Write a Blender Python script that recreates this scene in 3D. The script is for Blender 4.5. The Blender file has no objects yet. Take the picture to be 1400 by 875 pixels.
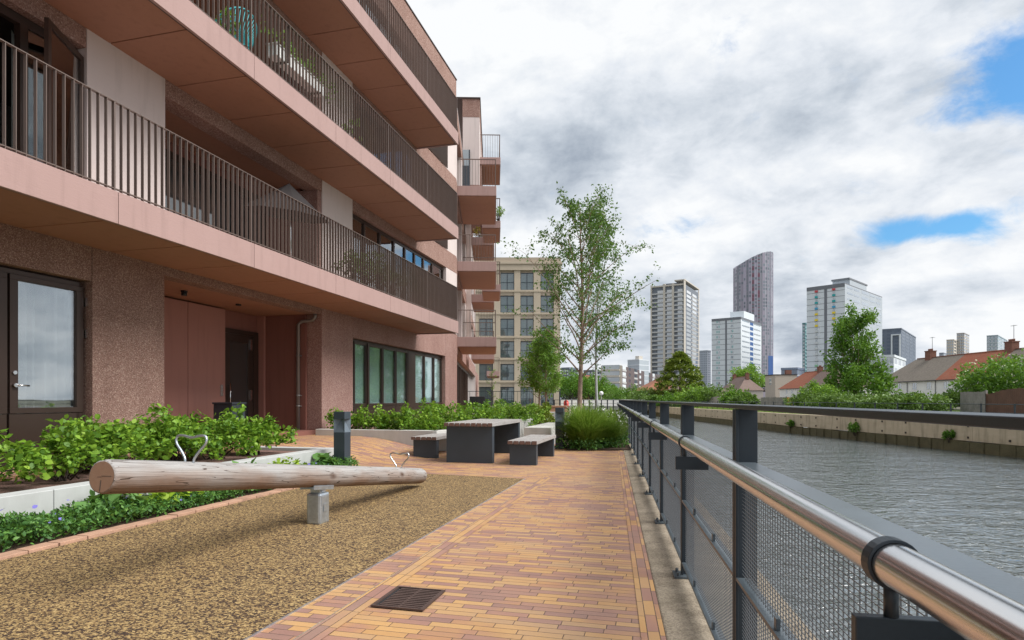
import bpy, bmesh, math, random
import numpy as np
from mathutils import Vector, Matrix
PI = math.pi; R = math.radians
rnd = random.Random(7); npr = np.random.RandomState(11)
scene = bpy.context.scene
COL = scene.collection
H = 1.18; FPX = 820.0
SB, CB = 0.2437, 0.9698          # building direction
SR, CR = 0.1637, 0.9865          # railing direction
def WF(x, y, z=0): return (x, y, z)
def BF(u, v, z=0): return (SB*u - CB*v, CB*u + SB*v, z)
def RF(s, o, z=0): return (SR*s + CR*o, CR*s - SR*o, z)
O2 = (-2.19, 23.54)
def A2(a, b, z=0): return (O2[0] - .0305*a + .9995*b, O2[1] + .9995*a + .0305*b, z)
def U(px, v=7.86):
    r = (px-700)/FPX
    return v*(CB + SB*r)/(SB - CB*r)
def AT(px, Y): return (px-700)/FPX*Y
def ZT(py, Y): return H + (546-py)/FPX*Y

# ------------------------------------------------------------------ objects
OFF = {}
def tag(o, label=None, cat=None, group=None, kind=None):
    if label: o['label'] = label
    if cat: o['category'] = cat
    if group: o['group'] = group
    if kind: o['kind'] = kind
    return o
def thing(name, loc, label, cat, group=None, rz=0):
    o = bpy.data.objects.new(name, None); COL.objects.link(o)
    o.location = loc; o.rotation_euler = (0, 0, rz); o.empty_display_size = .2
    OFF[o.name] = Vector(loc)
    return tag(o, label, cat, group)
def link(name, me, parent=None, loc=None):
    o = bpy.data.objects.new(name, me); COL.objects.link(o)
    if parent is not None:
        o.parent = parent; OFF[o.name] = OFF.get(parent.name, Vector((0, 0, 0)))
    elif loc is not None:
        o.location = loc; OFF[o.name] = Vector(loc)
    return o
def copy_tree(o, parent=None):
    c = o.copy(); COL.objects.link(c); c.parent = parent
    for ch in list(o.children): copy_tree(ch, c)
    return c
class MB:
    def __init__(s, fr=WF): s.fr = fr; s.v = []; s.f = []; s.sm = []; s.mi = []; s.uv = None
    def add(s, vs, fs, smooth=False, raw=False, mi=0):
        b = len(s.v)
        s.v += [tuple(p) if raw else s.fr(*p) for p in vs]
        for f in fs: s.f.append([b+i for i in f]); s.sm.append(smooth); s.mi.append(mi)
        return s
    def box(s, x0, x1, y0, y1, z0, z1, mi=0):
        return s.add([(x0,y0,z0),(x1,y0,z0),(x1,y1,z0),(x0,y1,z0),(x0,y0,z1),(x1,y0,z1),(x1,y1,z1),(x0,y1,z1)],
            [(0,3,2,1),(4,5,6,7),(0,1,5,4),(1,2,6,5),(2,3,7,6),(3,0,4,7)], mi=mi)
    def prism(s, pts, z0, z1, mi=0):
        n = len(pts)
        return s.add([(p[0],p[1],z0) for p in pts]+[(p[0],p[1],z1) for p in pts],
            [list(range(n))[::-1], list(range(n,2*n))]+[(i,(i+1)%n,n+(i+1)%n,n+i) for i in range(n)], mi=mi)
    def quad(s, *p, mi=0): return s.add(p, [tuple(range(len(p)))], mi=mi)
    def tube(s, pts, r, seg=8, caps=True, raw=False):
        P = [Vector(p if raw else s.fr(*p)) for p in pts]; n = len(P)
        rs = r if isinstance(r, (list, tuple)) else [r]*n
        vs = []; up = None
        for i, p in enumerate(P):
            t = (P[min(i+1,n-1)]-P[max(i-1,0)])
            if t.length < 1e-9: t = Vector((0,0,1))
            t.normalize()
            if up is None:
                up = Vector((0,0,1)) if abs(t.z) < .9 else Vector((1,0,0))
            a = t.cross(up)
            if a.length < 1e-6: a = t.orthogonal()
            a.normalize(); up = a.cross(t).normalized()
            for k in range(seg):
                an = 2*PI*k/seg
                vs.append(p + (a*math.cos(an)+up*math.sin(an))*rs[i])
        fs = []
        for i in range(n-1):
            for k in range(seg):
                k2 = (k+1)%seg
                fs.append((i*seg+k, i*seg+k2, (i+1)*seg+k2, (i+1)*seg+k))
        b = len(s.v); s.v += [tuple(v) for v in vs]
        for f in fs: s.f.append([b+i for i in f]); s.sm.append(True); s.mi.append(0)
        if caps:
            s.f.append([b+k for k in range(seg)][::-1]); s.sm.append(False); s.mi.append(0)
            s.f.append([b+(n-1)*seg+k for k in range(seg)]); s.sm.append(False); s.mi.append(0)
        return s
    def build(s, name, mat, parent=None, loc=None, bevel=0, recalc=True, uvf=None):
        off = OFF.get(parent.name, Vector((0,0,0))) if parent is not None else Vector(loc or (0,0,0))
        me = bpy.data.meshes.new(name)
        me.from_pydata([(v[0]-off.x, v[1]-off.y, v[2]-off.z) for v in s.v], [], s.f)
        me.polygons.foreach_set('use_smooth', s.sm)
        for m in (mat if isinstance(mat, (list, tuple)) else [mat]): me.materials.append(m)
        me.polygons.foreach_set('material_index', s.mi)
        if recalc and len(s.f) < 30000:
            bm = bmesh.new(); bm.from_mesh(me); bmesh.ops.recalc_face_normals(bm, faces=bm.faces); bm.to_mesh(me); bm.free()
        if uvf:
            ul = me.uv_layers.new(name='UVMap')
            for l in me.loops:
                p = me.vertices[l.vertex_index].co
                ul.data[l.index].uv = uvf(p.x+off.x, p.y+off.y)
        me.update()
        o = link(name, me, parent, loc)
        if bevel:
            m = o.modifiers.new('bevel', 'BEVEL'); m.width = bevel; m.segments = 2; m.limit_method = 'ANGLE'
        return o

# ------------------------------------------------------------------ materials
class NT:
    def __init__(s, name):
        s.m = bpy.data.materials.new(name); s.m.use_nodes = True
        s.t = s.m.node_tree; s.t.nodes.clear()
        s.out = s.n('ShaderNodeOutputMaterial')
    def n(s, typ, **kw):
        nd = s.t.nodes.new(typ)
        for k, v in kw.items(): setattr(nd, k, v)
        return nd
    def set(s, nd, key, val):
        if isinstance(val, bpy.types.NodeSocket): s.t.links.new(val, nd.inputs[key])
        elif val is not None:
            if isinstance(val, tuple) and len(val) == 3 and nd.inputs[key].type == 'RGBA': val = val+(1,)
            nd.inputs[key].default_value = val
    def math(s, op, a, b=None, c=None, clamp=False):
        nd = s.n('ShaderNodeMath', operation=op); nd.use_clamp = clamp
        s.set(nd, 0, a)
        if b is not None: s.set(nd, 1, b)
        if c is not None: s.set(nd, 2, c)
        return nd.outputs[0]
    def mix(s, f, a, b, mode='MIX'):
        nd = s.n('ShaderNodeMix', data_type='RGBA', blend_type=mode)
        s.set(nd, 0, f); s.set(nd, 6, a); s.set(nd, 7, b); return nd.outputs[2]
    def pos(s): return s.n('ShaderNodeNewGeometry').outputs['Position']
    def obj(s): return s.n('ShaderNodeTexCoord').outputs['Object']
    def uv(s): return s.n('ShaderNodeTexCoord').outputs['UV']
    def bpos(s):
        nd = s.n('ShaderNodeVectorRotate', rotation_type='Z_AXIS'); s.set(nd, 'Vector', s.pos()); nd.inputs['Angle'].default_value = -math.atan2(CB, SB)
        return nd.outputs[0]
    def scale(s, vec, sc):
        nd = s.n('ShaderNodeVectorMath', operation='MULTIPLY'); s.set(nd, 0, vec); nd.inputs[1].default_value = sc; return nd.outputs[0]
    def noise(s, vec, sc, det=4, rough=.55, dist=0, out='Fac'):
        nd = s.n('ShaderNodeTexNoise'); s.set(nd, 'Vector', vec); s.set(nd, 'Scale', sc); s.set(nd, 'Detail', det); s.set(nd, 'Roughness', rough); s.set(nd, 'Distortion', dist)
        return nd.outputs[out]
    def vor(s, vec, sc, out='Color', feature='F1'):
        nd = s.n('ShaderNodeTexVoronoi', feature=feature); s.set(nd, 'Vector', vec); s.set(nd, 'Scale', sc); return nd.outputs[out]
    def ramp(s, f, stops, interp='LINEAR'):
        nd = s.n('ShaderNodeValToRGB'); s.set(nd, 0, f); cr = nd.color_ramp; cr.interpolation = interp
        while len(cr.elements) < len(stops): cr.elements.new(.5)
        for e, (p, c) in zip(cr.elements, stops): e.position = p; e.color = (c+(1,)) if len(c) == 3 else c
        return nd.outputs[0]
    def sep(s, v):
        nd = s.n('ShaderNodeSeparateXYZ'); s.set(nd, 0, v); return nd.outputs
    def comb(s, x, y, z=0):
        nd = s.n('ShaderNodeCombineXYZ'); s.set(nd, 0, x); s.set(nd, 1, y); s.set(nd, 2, z); return nd.outputs[0]
    def bump(s, h, strength=.3, dist=.01):
        nd = s.n('ShaderNodeBump'); s.set(nd, 'Height', h); nd.inputs['Strength'].default_value = strength; nd.inputs['Distance'].default_value = dist; return nd.outputs[0]
    def bsdf(s, col, rough=.6, metal=0, spec=.5, nrm=None, **kw):
        nd = s.n('ShaderNodeBsdfPrincipled'); s.set(nd, 'Base Color', col); s.set(nd, 'Roughness', rough); s.set(nd, 'Metallic', metal); s.set(nd, 'Specular IOR Level', spec)
        if nrm is not None: s.set(nd, 'Normal', nrm)
        for k, v in kw.items(): s.set(nd, k, v)
        return nd.outputs[0]
    def done(s, sh): s.t.links.new(sh, s.out.inputs[0]); return s.m
MC = {}
def plain(name, col, rough=.6, metal=0, spec=.5, var=.18, vs=3, fine=60, bump=.15, bd=.003):
    if name in MC: return MC[name]
    t = NT(name); p = t.pos()
    n1 = t.noise(p, vs, 5); n2 = t.noise(p, fine, 3)
    f = t.math('ADD', t.math('MULTIPLY', t.math('SUBTRACT', n1, .5), var*2.2), t.math('MULTIPLY', t.math('SUBTRACT', n2, .5), var))
    f = t.math('ADD', f, 1.0)
    c = t.n('ShaderNodeVectorMath', operation='SCALE'); c.inputs[0].default_value = col; t.set(c, 'Scale', f)
    nr = t.bump(n2, bump, bd) if bump else None
    MC[name] = t.done(t.bsdf(c.outputs[0], t.math('ADD', rough-.06, t.math('MULTIPLY', n1, .12)), metal, spec, nr)); return MC[name]
def m_bricks():
    t = NT('clay_pavers'); s = t.sep(t.uv()); X, Y = s[0], s[1]
    L, W = .235, .0595
    row = t.math('FLOOR', t.math('DIVIDE', Y, W))
    wn = t.n('ShaderNodeTexWhiteNoise', noise_dimensions='1D'); t.set(wn, 'W', row)
    cx = t.math('ADD', t.math('DIVIDE', X, L), wn.outputs['Value'])
    col = t.math('FLOOR', cx)
    w2 = t.n('ShaderNodeTexWhiteNoise', noise_dimensions='2D'); t.set(w2, 'Vector', t.comb(row, col))
    w3 = t.n('ShaderNodeTexWhiteNoise', noise_dimensions='2D'); t.set(w3, 'Vector', t.comb(t.math('ADD', row, 311.7), col))
    big = t.noise(t.uv(), 2.1, 3)
    f = t.math('ADD', w2.outputs['Value'], t.math('MULTIPLY', t.math('SUBTRACT', big, .5), 1.1))
    c = t.ramp(f, [(0,(.27,.145,.12)),(.2,(.33,.17,.135)),(.36,(.38,.195,.135)),(.47,(.44,.225,.115)),(.6,(.51,.28,.105)),(.8,(.56,.325,.125)),(1,(.49,.295,.14))])
    c = t.mix(t.math('MULTIPLY', w3.outputs['Value'], .22), c, (.27,.19,.16))
    g = t.noise(t.uv(), 45, 4); c = t.mix(t.math('MULTIPLY', g, .28), c, (.30,.19,.13))
    st = t.noise(t.uv(), .8, 4); c = t.mix(t.math('MULTIPLY', t.math('SUBTRACT', st, .45, clamp=True), 1.1), c, (.36,.26,.19))
    fx = t.math('FRACT', cx); fy = t.math('FRACT', t.math('DIVIDE', Y, W))
    ex = t.math('MULTIPLY', t.math('MINIMUM', fx, t.math('SUBTRACT', 1, fx)), L)
    ey = t.math('MULTIPLY', t.math('MINIMUM', fy, t.math('SUBTRACT', 1, fy)), W)
    e = t.math('MINIMUM', ex, ey); e = t.math('ADD', e, t.math('MULTIPLY', t.math('SUBTRACT', t.noise(t.uv(), 60, 2), .5), .003))
    j = t.n('ShaderNodeMapRange'); t.set(j, 0, e); j.inputs[1].default_value = .001; j.inputs[2].default_value = .0032
    cc = t.mix(j.outputs[0], (.10,.07,.052), c)
    hgt = t.math('ADD', j.outputs[0], t.math('MULTIPLY', t.math('ADD', g, w3.outputs['Value']), .3))
    return t.done(t.bsdf(cc, .62, 0, .4, t.bump(hgt, .6, .004)))
def m_rubber():
    t = NT('rubber_granules'); p = t.bpos()
    d = t.noise(p, 30, 2, out='Color'); q = t.n('ShaderNodeVectorMath', operation='MULTIPLY_ADD'); t.set(q, 0, d); q.inputs[1].default_value = (.03,.03,.03); t.set(q, 2, p)
    v = t.vor(t.scale(q.outputs[0], (1,.6,1)), 122)
    s = t.sep(v)[0]
    n = t.noise(p, 2.5, 4); f = t.math('ADD', s, t.math('MULTIPLY', t.math('SUBTRACT', n, .5), .25))
    c = t.ramp(f, [(0,(.04,.025,.018)),(.38,(.07,.042,.027)),(.50,(.19,.115,.05)),(.66,(.31,.205,.085)),(.88,(.45,.315,.14)),(1,(.28,.18,.08))])
    d = t.vor(p, 95, 'Distance')
    return t.done(t.bsdf(c, .75, 0, .35, t.bump(t.math('ADD', d, s), .7, .006)))
def m_aggr(name, base, hi, lo, sc=88, amt=1, bump=.9):
    t = NT(name); p = t.pos()
    s = t.sep(t.vor(p, sc))[0]; s2 = t.sep(t.vor(p, sc*2.3))[1]
    big = t.noise(p, 1.3, 5)
    f = t.math('ADD', t.math('ADD', t.math('MULTIPLY', s, .6), t.math('MULTIPLY', s2, .4)), t.math('MULTIPLY', t.math('SUBTRACT', big, .5), .3))
    c = t.ramp(f, [(.12, lo), (.45, base), (.62, base), (.88, hi)])
    # rain streaks and grime with a shape of their own
    g = t.noise(t.scale(p, (3,3,.35)), 1.2, 5)
    c = t.mix(t.math('MULTIPLY', t.math('SUBTRACT', g, .45, clamp=True), 1.1), c, lo)
    d = t.vor(p, sc, 'Distance')
    return t.done(t.bsdf(c, .85, 0, .25, t.bump(t.math('ADD', d, s), bump, .004)))
def m_precast(name, a, b, bump=.35):
    t = NT(name); p = t.bpos()
    q = t.scale(p, (4, 4, 22)); n = t.noise(q, 2.2, 5, .6, 1.2); n2 = t.noise(p, 1.1, 5); n3 = t.noise(p, 90, 2)
    f = t.math('ADD', t.math('MULTIPLY', n, .35), t.math('MULTIPLY', n2, .65))
    c = t.mix(f, a, b)
    st = t.noise(t.scale(p, (5, 5, .5)), 1.6, 4)
    c = t.mix(t.math('MULTIPLY', t.math('SUBTRACT', st, .52, clamp=True), 1.2), c, tuple(x*.6 for x in a))
    return t.done(t.bsdf(c, .7, 0, .35, t.bump(t.math('ADD', n, t.math('MULTIPLY', n3, .3)), bump, .006)))
def m_concrete(name, a=(.40,.41,.40), b=(.55,.56,.55)):
    t = NT(name); p = t.bpos()
    n = t.noise(t.scale(p, (7,7,.8)), 2, 5); n2 = t.noise(p, 2, 6); n3 = t.noise(p, 120, 2)
    c = t.mix(t.math('ADD', t.math('MULTIPLY', n, .5), t.math('MULTIPLY', n2, .5)), a, b)
    v = t.vor(p, 55, 'Distance'); sp = t.math('LESS_THAN', v, .055)
    c = t.mix(t.math('MULTIPLY', sp, .5), c, (.15,.15,.15))
    st = t.noise(t.scale(p, (1.2,1.2,1)), 1.5, 5)
    c = t.mix(t.math('MULTIPLY', t.math('SUBTRACT', st, .5, clamp=True), 1.6), c, (.27,.27,.25))
    return t.done(t.bsdf(c, .8, 0, .3, t.bump(t.math('ADD', n3, t.math('MULTIPLY', n2, 2)), .25, .003)))
def m_pathconc():
    t = NT('worn_concrete'); p = t.pos()
    s = t.sep(t.vor(p, 140))[0]; n = t.noise(p, 5, 6, .7); n2 = t.noise(p, 1.2, 5)
    c = t.ramp(t.math('ADD', t.math('MULTIPLY', s, .25), t.math('MULTIPLY', n, .75)), [(.25,(.12,.095,.07)),(.5,(.27,.225,.17)),(.75,(.42,.36,.28))])
    c = t.mix(t.math('MULTIPLY', t.math('SUBTRACT', n2, .45, clamp=True), 1.4), c, (.13,.115,.08))
    return t.done(t.bsdf(c, .9, 0, .2, t.bump(t.math('ADD', s, n), .5, .004)))
def m_wood(name, a, b, dark, sc=(1.2,28,28), coord='b', knots=True):
    t = NT(name); p = t.bpos() if coord == 'b' else t.obj()
    n = t.noise(t.scale(p, sc), 1.5, 6, .6, .6); n2 = t.noise(p, 2.3, 4)
    w = t.noise(t.scale(p, tuple(x*2.2 for x in sc)), 2.0, 3, .7)
    c = t.mix(n, a, b); c = t.mix(t.math('MULTIPLY', t.math('GREATER_THAN', w, .62), .55), c, dark)
    c = t.mix(t.math('MULTIPLY', t.math('SUBTRACT', n2, .5, clamp=True), 1.2), c, dark)
    if knots:
        k = t.vor(t.scale(p, (1.6,4,4)), 1.1, 'Distance'); kk = t.n('ShaderNodeMapRange'); t.set(kk, 0, k); kk.inputs[1].default_value = .1; kk.inputs[2].default_value = .02
        c = t.mix(t.math('MULTIPLY', kk.outputs[0], .8), c, dark)
    return t.done(t.bsdf(c, .75, 0, .25, t.bump(t.math('ADD', n, w), .5, .004)))
def m_log():
    t = NT('weathered_log'); q0 = t.bpos(); sx = t.sep(q0); p = t.comb(sx[0], sx[1], t.math('ADD', sx[2], t.math('MULTIPLY', sx[0], .1226)))
    n = t.noise(t.scale(p, (1.0,26,26)), 1.5, 6, .65, .8); n2 = t.noise(t.scale(p, (1.5,3,3)), 1.6, 4)
    w = t.noise(t.scale(p, (.9,40,40)), 1.6, 2, .5)
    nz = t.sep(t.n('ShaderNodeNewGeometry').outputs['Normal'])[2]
    # weathered wood: greyer and paler on upward faces, browner below
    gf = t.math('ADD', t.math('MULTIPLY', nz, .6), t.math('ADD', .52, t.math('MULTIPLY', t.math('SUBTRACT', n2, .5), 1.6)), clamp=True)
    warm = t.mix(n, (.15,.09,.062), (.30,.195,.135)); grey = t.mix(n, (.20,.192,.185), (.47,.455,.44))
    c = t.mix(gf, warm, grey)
    c = t.mix(t.math('MULTIPLY', t.math('GREATER_THAN', w, .66), .6), c, (.07,.045,.035))
    k = t.vor(t.scale(p, (1.5,3,3)), 1.3, 'Distance'); kk = t.n('ShaderNodeMapRange'); t.set(kk, 0, k); kk.inputs[1].default_value = .16; kk.inputs[2].default_value = .03
    c = t.mix(t.math('MULTIPLY', kk.outputs[0], .95), c, (.08,.04,.025))
    cr = t.noise(t.scale(p, (.7,16,16)), 1.3, 2, .4, .5); cl = t.math('LESS_THAN', t.math('ABSOLUTE', t.math('SUBTRACT', cr, .5)), .006)
    c = t.mix(t.math('MULTIPLY', cl, .9), c, (.05,.03,.02))
    return t.done(t.bsdf(c, .75, 0, .25, t.bump(t.math('ADD', n, t.math('MULTIPLY', w, 1.5)), .6, .006)))
def m_logend():
    t = NT('log_end_grain'); p = t.obj(); s = t.sep(p)
    r = t.n('ShaderNodeVectorMath', operation='LENGTH'); t.set(r, 0, p)
    q = t.math('ADD', r.outputs['Value'], t.math('MULTIPLY', t.noise(p, 12, 4), .012))
    ring = t.math('SINE', t.math('MULTIPLY', q, 900))
    c = t.mix(t.math('ADD', .5, t.math('MULTIPLY', ring, .3)), (.22,.12,.075), (.33,.19,.12))
    n = t.noise(p, 30, 5); c = t.mix(t.math('MULTIPLY', n, .5), c, (.40,.27,.19))
    return t.done(t.bsdf(c, .8, 0, .2, t.bump(ring, .2, .002)))
def m_leaf(name, cols, trans=.35, rough=.5, tsc=.9):
    t = NT(name); g = t.n('ShaderNodeNewGeometry'); ri = g.outputs['Random Per Island']
    big = t.noise(t.pos(), tsc, 3)
    f = t.math('ADD', t.math('MULTIPLY', ri, .7), t.math('MULTIPLY', t.math('SUBTRACT', big, .28), .6), clamp=True)
    n = len(cols)
    c = t.ramp(f, [(i/(n-1), cols[i]) for i in range(n)])
    d = t.bsdf(c, rough, 0, .35)
    tr = t.n('ShaderNodeBsdfTranslucent'); t.set(tr, 0, t.mix(.5, c, (.22,.34,.04)))
    mx = t.n('ShaderNodeMixShader'); mx.inputs[0].default_value = trans; t.t.links.new(d, mx.inputs[1]); t.t.links.new(tr.outputs[0], mx.inputs[2])
    return t.done(mx.outputs[0])
def m_glass(name, tint=(.75,.85,.85), base=.28, dark=None, kf=.9):
    t = NT(name); lw = t.n('ShaderNodeLayerWeight'); lw.inputs[0].default_value = .35
    f = t.math('ADD', base, t.math('MULTIPLY', lw.outputs['Fresnel'], kf), clamp=True)
    wav = t.noise(t.pos(), .9, 2)
    gl = t.n('ShaderNodeBsdfGlossy'); t.set(gl, 0, (.92,.94,.95)); gl.inputs['Roughness'].default_value = .015; t.set(gl, 'Normal', t.bump(wav, .25, .01))
    if dark is None:
        a = t.n('ShaderNodeBsdfTransparent'); t.set(a, 0, tint); a = a.outputs[0]
    else: a = t.bsdf(dark, .3)
    mx = t.n('ShaderNodeMixShader'); t.set(mx, 0, f); t.t.links.new(a, mx.inputs[1]); t.t.links.new(gl.outputs[0], mx.inputs[2])
    return t.done(mx.outputs[0])
def m_water():
    t = NT('river_water'); p = t.pos()
    a = t.noise(t.scale(p, (.9,1.35,1)), 3.3, 3, .52, 1.0); b = t.noise(t.scale(p, (.7,1.3,1)), .7, 2); c = t.noise(p, .12, 3)
    k = t.math('MULTIPLY', a, t.math('ADD', .35, t.math('MULTIPLY', c, 1.2)))
    h = t.math('ADD', k, t.math('MULTIPLY', b, 1.2))
    return t.done(t.bsdf((.085,.10,.10), .03, 0, .8, t.bump(h, 1.0, .082), IOR=1.85))
def m_roof(name, a, b):
    t = NT(name); p = t.pos(); s = t.sep(p)
    row = t.math('FRACT', t.math('MULTIPLY', s[2], 6)); n = t.noise(p, 1.2, 5); n2 = t.noise(p, 14, 3)
    tile = t.sep(t.vor(t.scale(p, (1,4,6)), 1.2))[0]
    c = t.mix(t.math('ADD', t.math('MULTIPLY', tile, .5), t.math('MULTIPLY', n, .5)), a, b)
    c = t.mix(t.math('MULTIPLY', t.math('LESS_THAN', row, .16), .45), c, tuple(x*.5 for x in a))
    c = t.mix(t.math('MULTIPLY', t.math('SUBTRACT', n, .5, clamp=True), 1.6), c, (.16,.15,.11))
    return t.done(t.bsdf(c, .85, 0, .2, t.bump(t.math('ADD', row, n2), .3, .03)))
def m_boards(name, a, b, w=.14, sy=1):
    t = NT(name); p = t.pos(); s = t.sep(p)
    x = t.math('DIVIDE', t.math('ADD', s[0], s[1]), w); i = t.math('FLOOR', x)
    wn = t.n('ShaderNodeTexWhiteNoise', noise_dimensions='1D'); t.set(wn, 'W', i)
    n = t.noise(t.scale(p, (8,8,.6)), 3, 4)
    c = t.mix(t.math('ADD', t.math('MULTIPLY', wn.outputs[0], .6), t.math('MULTIPLY', n, .4)), a, b)
    c = t.mix(t.math('MULTIPLY', t.math('LESS_THAN', t.math('FRACT', x), .08), .8), c, tuple(q*.25 for q in a))
    return t.done(t.bsdf(c, .85, 0, .2))
def m_embank():
    t = NT('embankment_concrete'); p = t.pos(); s = t.sep(p)
    n = t.noise(t.scale(p, (.6,.6,2.2)), 1.6, 6, .65); n2 = t.noise(t.scale(p, (3,3,.5)), 1.2, 4)
    c = t.mix(n, (.42,.335,.225), (.60,.51,.375)); c = t.mix(t.math('MULTIPLY', t.math('SUBTRACT', n2, .48, clamp=True), 2.0), c, (.14,.115,.075))
    return t.done(t.bsdf(c, .9, 0, .2, t.bump(n, .4, .02)))
def m_curtain():
    t = NT('net_curtain'); p = t.pos(); n = t.noise(t.scale(p, (9,9,.15)), 2, 3)
    c = t.mix(n, (.58,.58,.56), (.86,.86,.84)); return t.done(t.bsdf(c, .9, 0, .1))
def m_stripe_tower(cols, name):
    # cladding in vertical bands with rows of windows (colours fixed to the cladding)
    t = NT(name); s = t.sep(t.uv()); X, Z = s[0], s[1]
    col = t.math('FLOOR', X); wn = t.n('ShaderNodeTexWhiteNoise', noise_dimensions='1D'); t.set(wn, 'W', col)
    c = t.ramp(wn.outputs[0], [(i/len(cols), cc) for i, cc in enumerate(cols)], 'CONSTANT')
    fl = t.math('FLOOR', Z); w2 = t.n('ShaderNodeTexWhiteNoise', noise_dimensions='2D'); t.set(w2, 'Vector', t.comb(col, fl))
    fx = t.math('FRACT', X); fz = t.math('FRACT', Z)
    win = t.math('MULTIPLY', t.math('MULTIPLY', t.math('GREATER_THAN', fx, .18), t.math('GREATER_THAN', fz, .32)), t.math('GREATER_THAN', w2.outputs[0], .45))
    c = t.mix(win, c, t.mix(w2.outputs[0], (.06,.07,.09), (.22,.25,.29)))
    c = t.mix(t.math('MULTIPLY', t.math('LESS_THAN', fz, .1), .5), c, (.30,.30,.33))
    return t.done(t.bsdf(c, .35, 0, .5))

M = {}
def mats():
    M['brick'] = m_bricks(); M['rubber'] = m_rubber()
    M['aggr'] = m_aggr('exposed_aggregate', (.27,.16,.128), (.50,.37,.305), (.15,.083,.065))
    M['band'] = m_aggr('aggregate_band', (.31,.185,.15), (.50,.36,.31), (.18,.10,.075), 60, .6, .5)
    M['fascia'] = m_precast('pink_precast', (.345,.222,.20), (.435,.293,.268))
    M['pale'] = m_precast('pale_precast', (.60,.51,.48), (.70,.61,.58), .2)
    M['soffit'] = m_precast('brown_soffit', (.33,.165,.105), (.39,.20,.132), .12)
    M['panel'] = m_precast('red_panel', (.33,.16,.13), (.39,.19,.155), .2)
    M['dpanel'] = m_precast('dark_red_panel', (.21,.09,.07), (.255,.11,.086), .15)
    M['gwall'] = m_aggr('pink_aggregate', (.33,.195,.165), (.52,.37,.33), (.21,.115,.095), 70, .6, .6)
    M['conc'] = m_concrete('smooth_concrete'); M['path'] = m_pathconc()
    M['conc2'] = m_concrete('pale_concrete', (.45,.44,.41), (.60,.59,.56))
    M['bronze'] = plain('bronze_metal', (.060,.038,.030), .38, .35, .5, .12, 2, 200, .05)
    M['rail'] = plain('railing_bronze', (.17,.125,.105), .38, .3, .5, .1, 4, 120, .05)
    M['steel'] = plain('painted_dark_steel', (.022,.032,.042), .42, .0, .45, .25, 6, 150, .12, .001)
    M['steelw'] = plain('worn_dark_steel', (.085,.105,.12), .3, .1, .5, .35, 9, 110, .15, .001)
    M['mesh'] = plain('mesh_wire', (.09,.10,.11), .5, .2, var=.1, bump=0); M['galv'] = plain('galvanised_steel', (.50,.55,.60), .36, .85, .5, .3, 14, 60, .1, .001)
    t = NT('brushed_steel'); n = t.noise(t.pos(), 320, 2); n2 = t.noise(t.pos(), 9, 4)
    M['ss'] = t.done(t.bsdf(t.mix(n2, (.66,.66,.66), (.78,.78,.78)), t.math('ADD', .17, t.math('MULTIPLY', n2, .1)), 1, .5, None))
    M['pole'] = plain('pipe_grey', (.22,.20,.19), .5, .3)
    M['bench'] = m_wood('grey_bench_wood', (.24,.225,.215), (.43,.41,.395), (.13,.105,.09))
    M['benchend'] = m_wood('bench_end_grain', (.13,.075,.06), (.23,.145,.12), (.06,.035,.03), (20,20,20), 'b', False)
    M['log'] = m_log(); M['logend'] = m_logend()
    M['soil'] = plain('soil', (.075,.052,.038), .95, 0, .1, .4, 6, 40, .8, .02)
    M['grassg'] = plain('grass_ground', (.075,.11,.03), .95, 0, .1, .4, 1.5, 12, .5, .02)
    M['town'] = plain('town_ground', (.12,.12,.09), .95, 0, .1, .3, .05, 1, .1)
    M['glass'] = m_glass('window_glass', base=.26, tint=(.9,.93,.93)); M['glassb'] = m_glass('band_glass', base=.14, tint=(.9,.97,.96), kf=.32); M['glassd'] = m_glass('dark_glass', base=.12, dark=(.03,.035,.035))
    M['glassu'] = m_glass('upper_glass', base=.30, tint=(.75,.8,.78))
    M['bglass'] = m_glass('teal_window_glass', base=.10, dark=(.05,.085,.085)); M['fglass'] = m_glass('far_glass', base=.30, dark=(.05,.075,.085))
    M['curtain'] = m_curtain(); M['film'] = plain('teal_film', (.62,.70,.69), .8, var=.15); M['dark'] = plain('dark_interior', (.035,.03,.028), .9, var=.1)
    M['inner'] = plain('room_plaster', (.32,.33,.31), .9, var=.05)
    M['water'] = m_water(); M['embank'] = m_embank()
    M['moss'] = plain('mossy_stone', (.115,.10,.055), .9, 0, .2, .5, 2.5, 20, .6, .03)
    M['leafh'] = m_leaf('hedge_leaf', [(.045,.11,.015),(.10,.22,.022),(.18,.34,.03),(.27,.45,.045),(.38,.52,.08)], .35)
    M['leafg'] = m_leaf('cover_leaf', [(.03,.08,.025),(.06,.16,.035),(.11,.25,.045),(.20,.36,.08)], .2)
    M['leafl'] = m_leaf('lime_leaf', [(.18,.32,.02),(.32,.48,.04),(.45,.58,.07)], .4)
    M['leafm'] = m_leaf('mantle_leaf', [(.08,.20,.04),(.13,.28,.07),(.20,.36,.11)], .3)
    M['leafb'] = m_leaf('birch_leaf', [(.03,.075,.018),(.06,.14,.025),(.10,.21,.04),(.16,.28,.07)], .35)
    M['leafy'] = m_leaf('young_tree_leaf', [(.09,.20,.025),(.18,.34,.04),(.28,.46,.08)], .4)
    M['leaft'] = m_leaf('tree_leaf', [(.04,.11,.014),(.08,.19,.02),(.13,.28,.03),(.22,.37,.05)], .35)
    M['leafc'] = m_leaf('conifer_leaf', [(.06,.11,.012),(.13,.19,.018),(.21,.27,.03),(.30,.34,.05)], .15)
    M['leafd'] = m_leaf('bramble_leaf', [(.04,.095,.018),(.09,.17,.03),(.15,.26,.045),(.26,.35,.11)], .25)
    M['leafo'] = m_leaf('autumn_leaf', [(.35,.12,.03),(.42,.26,.04),(.25,.28,.05)], .35)
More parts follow.
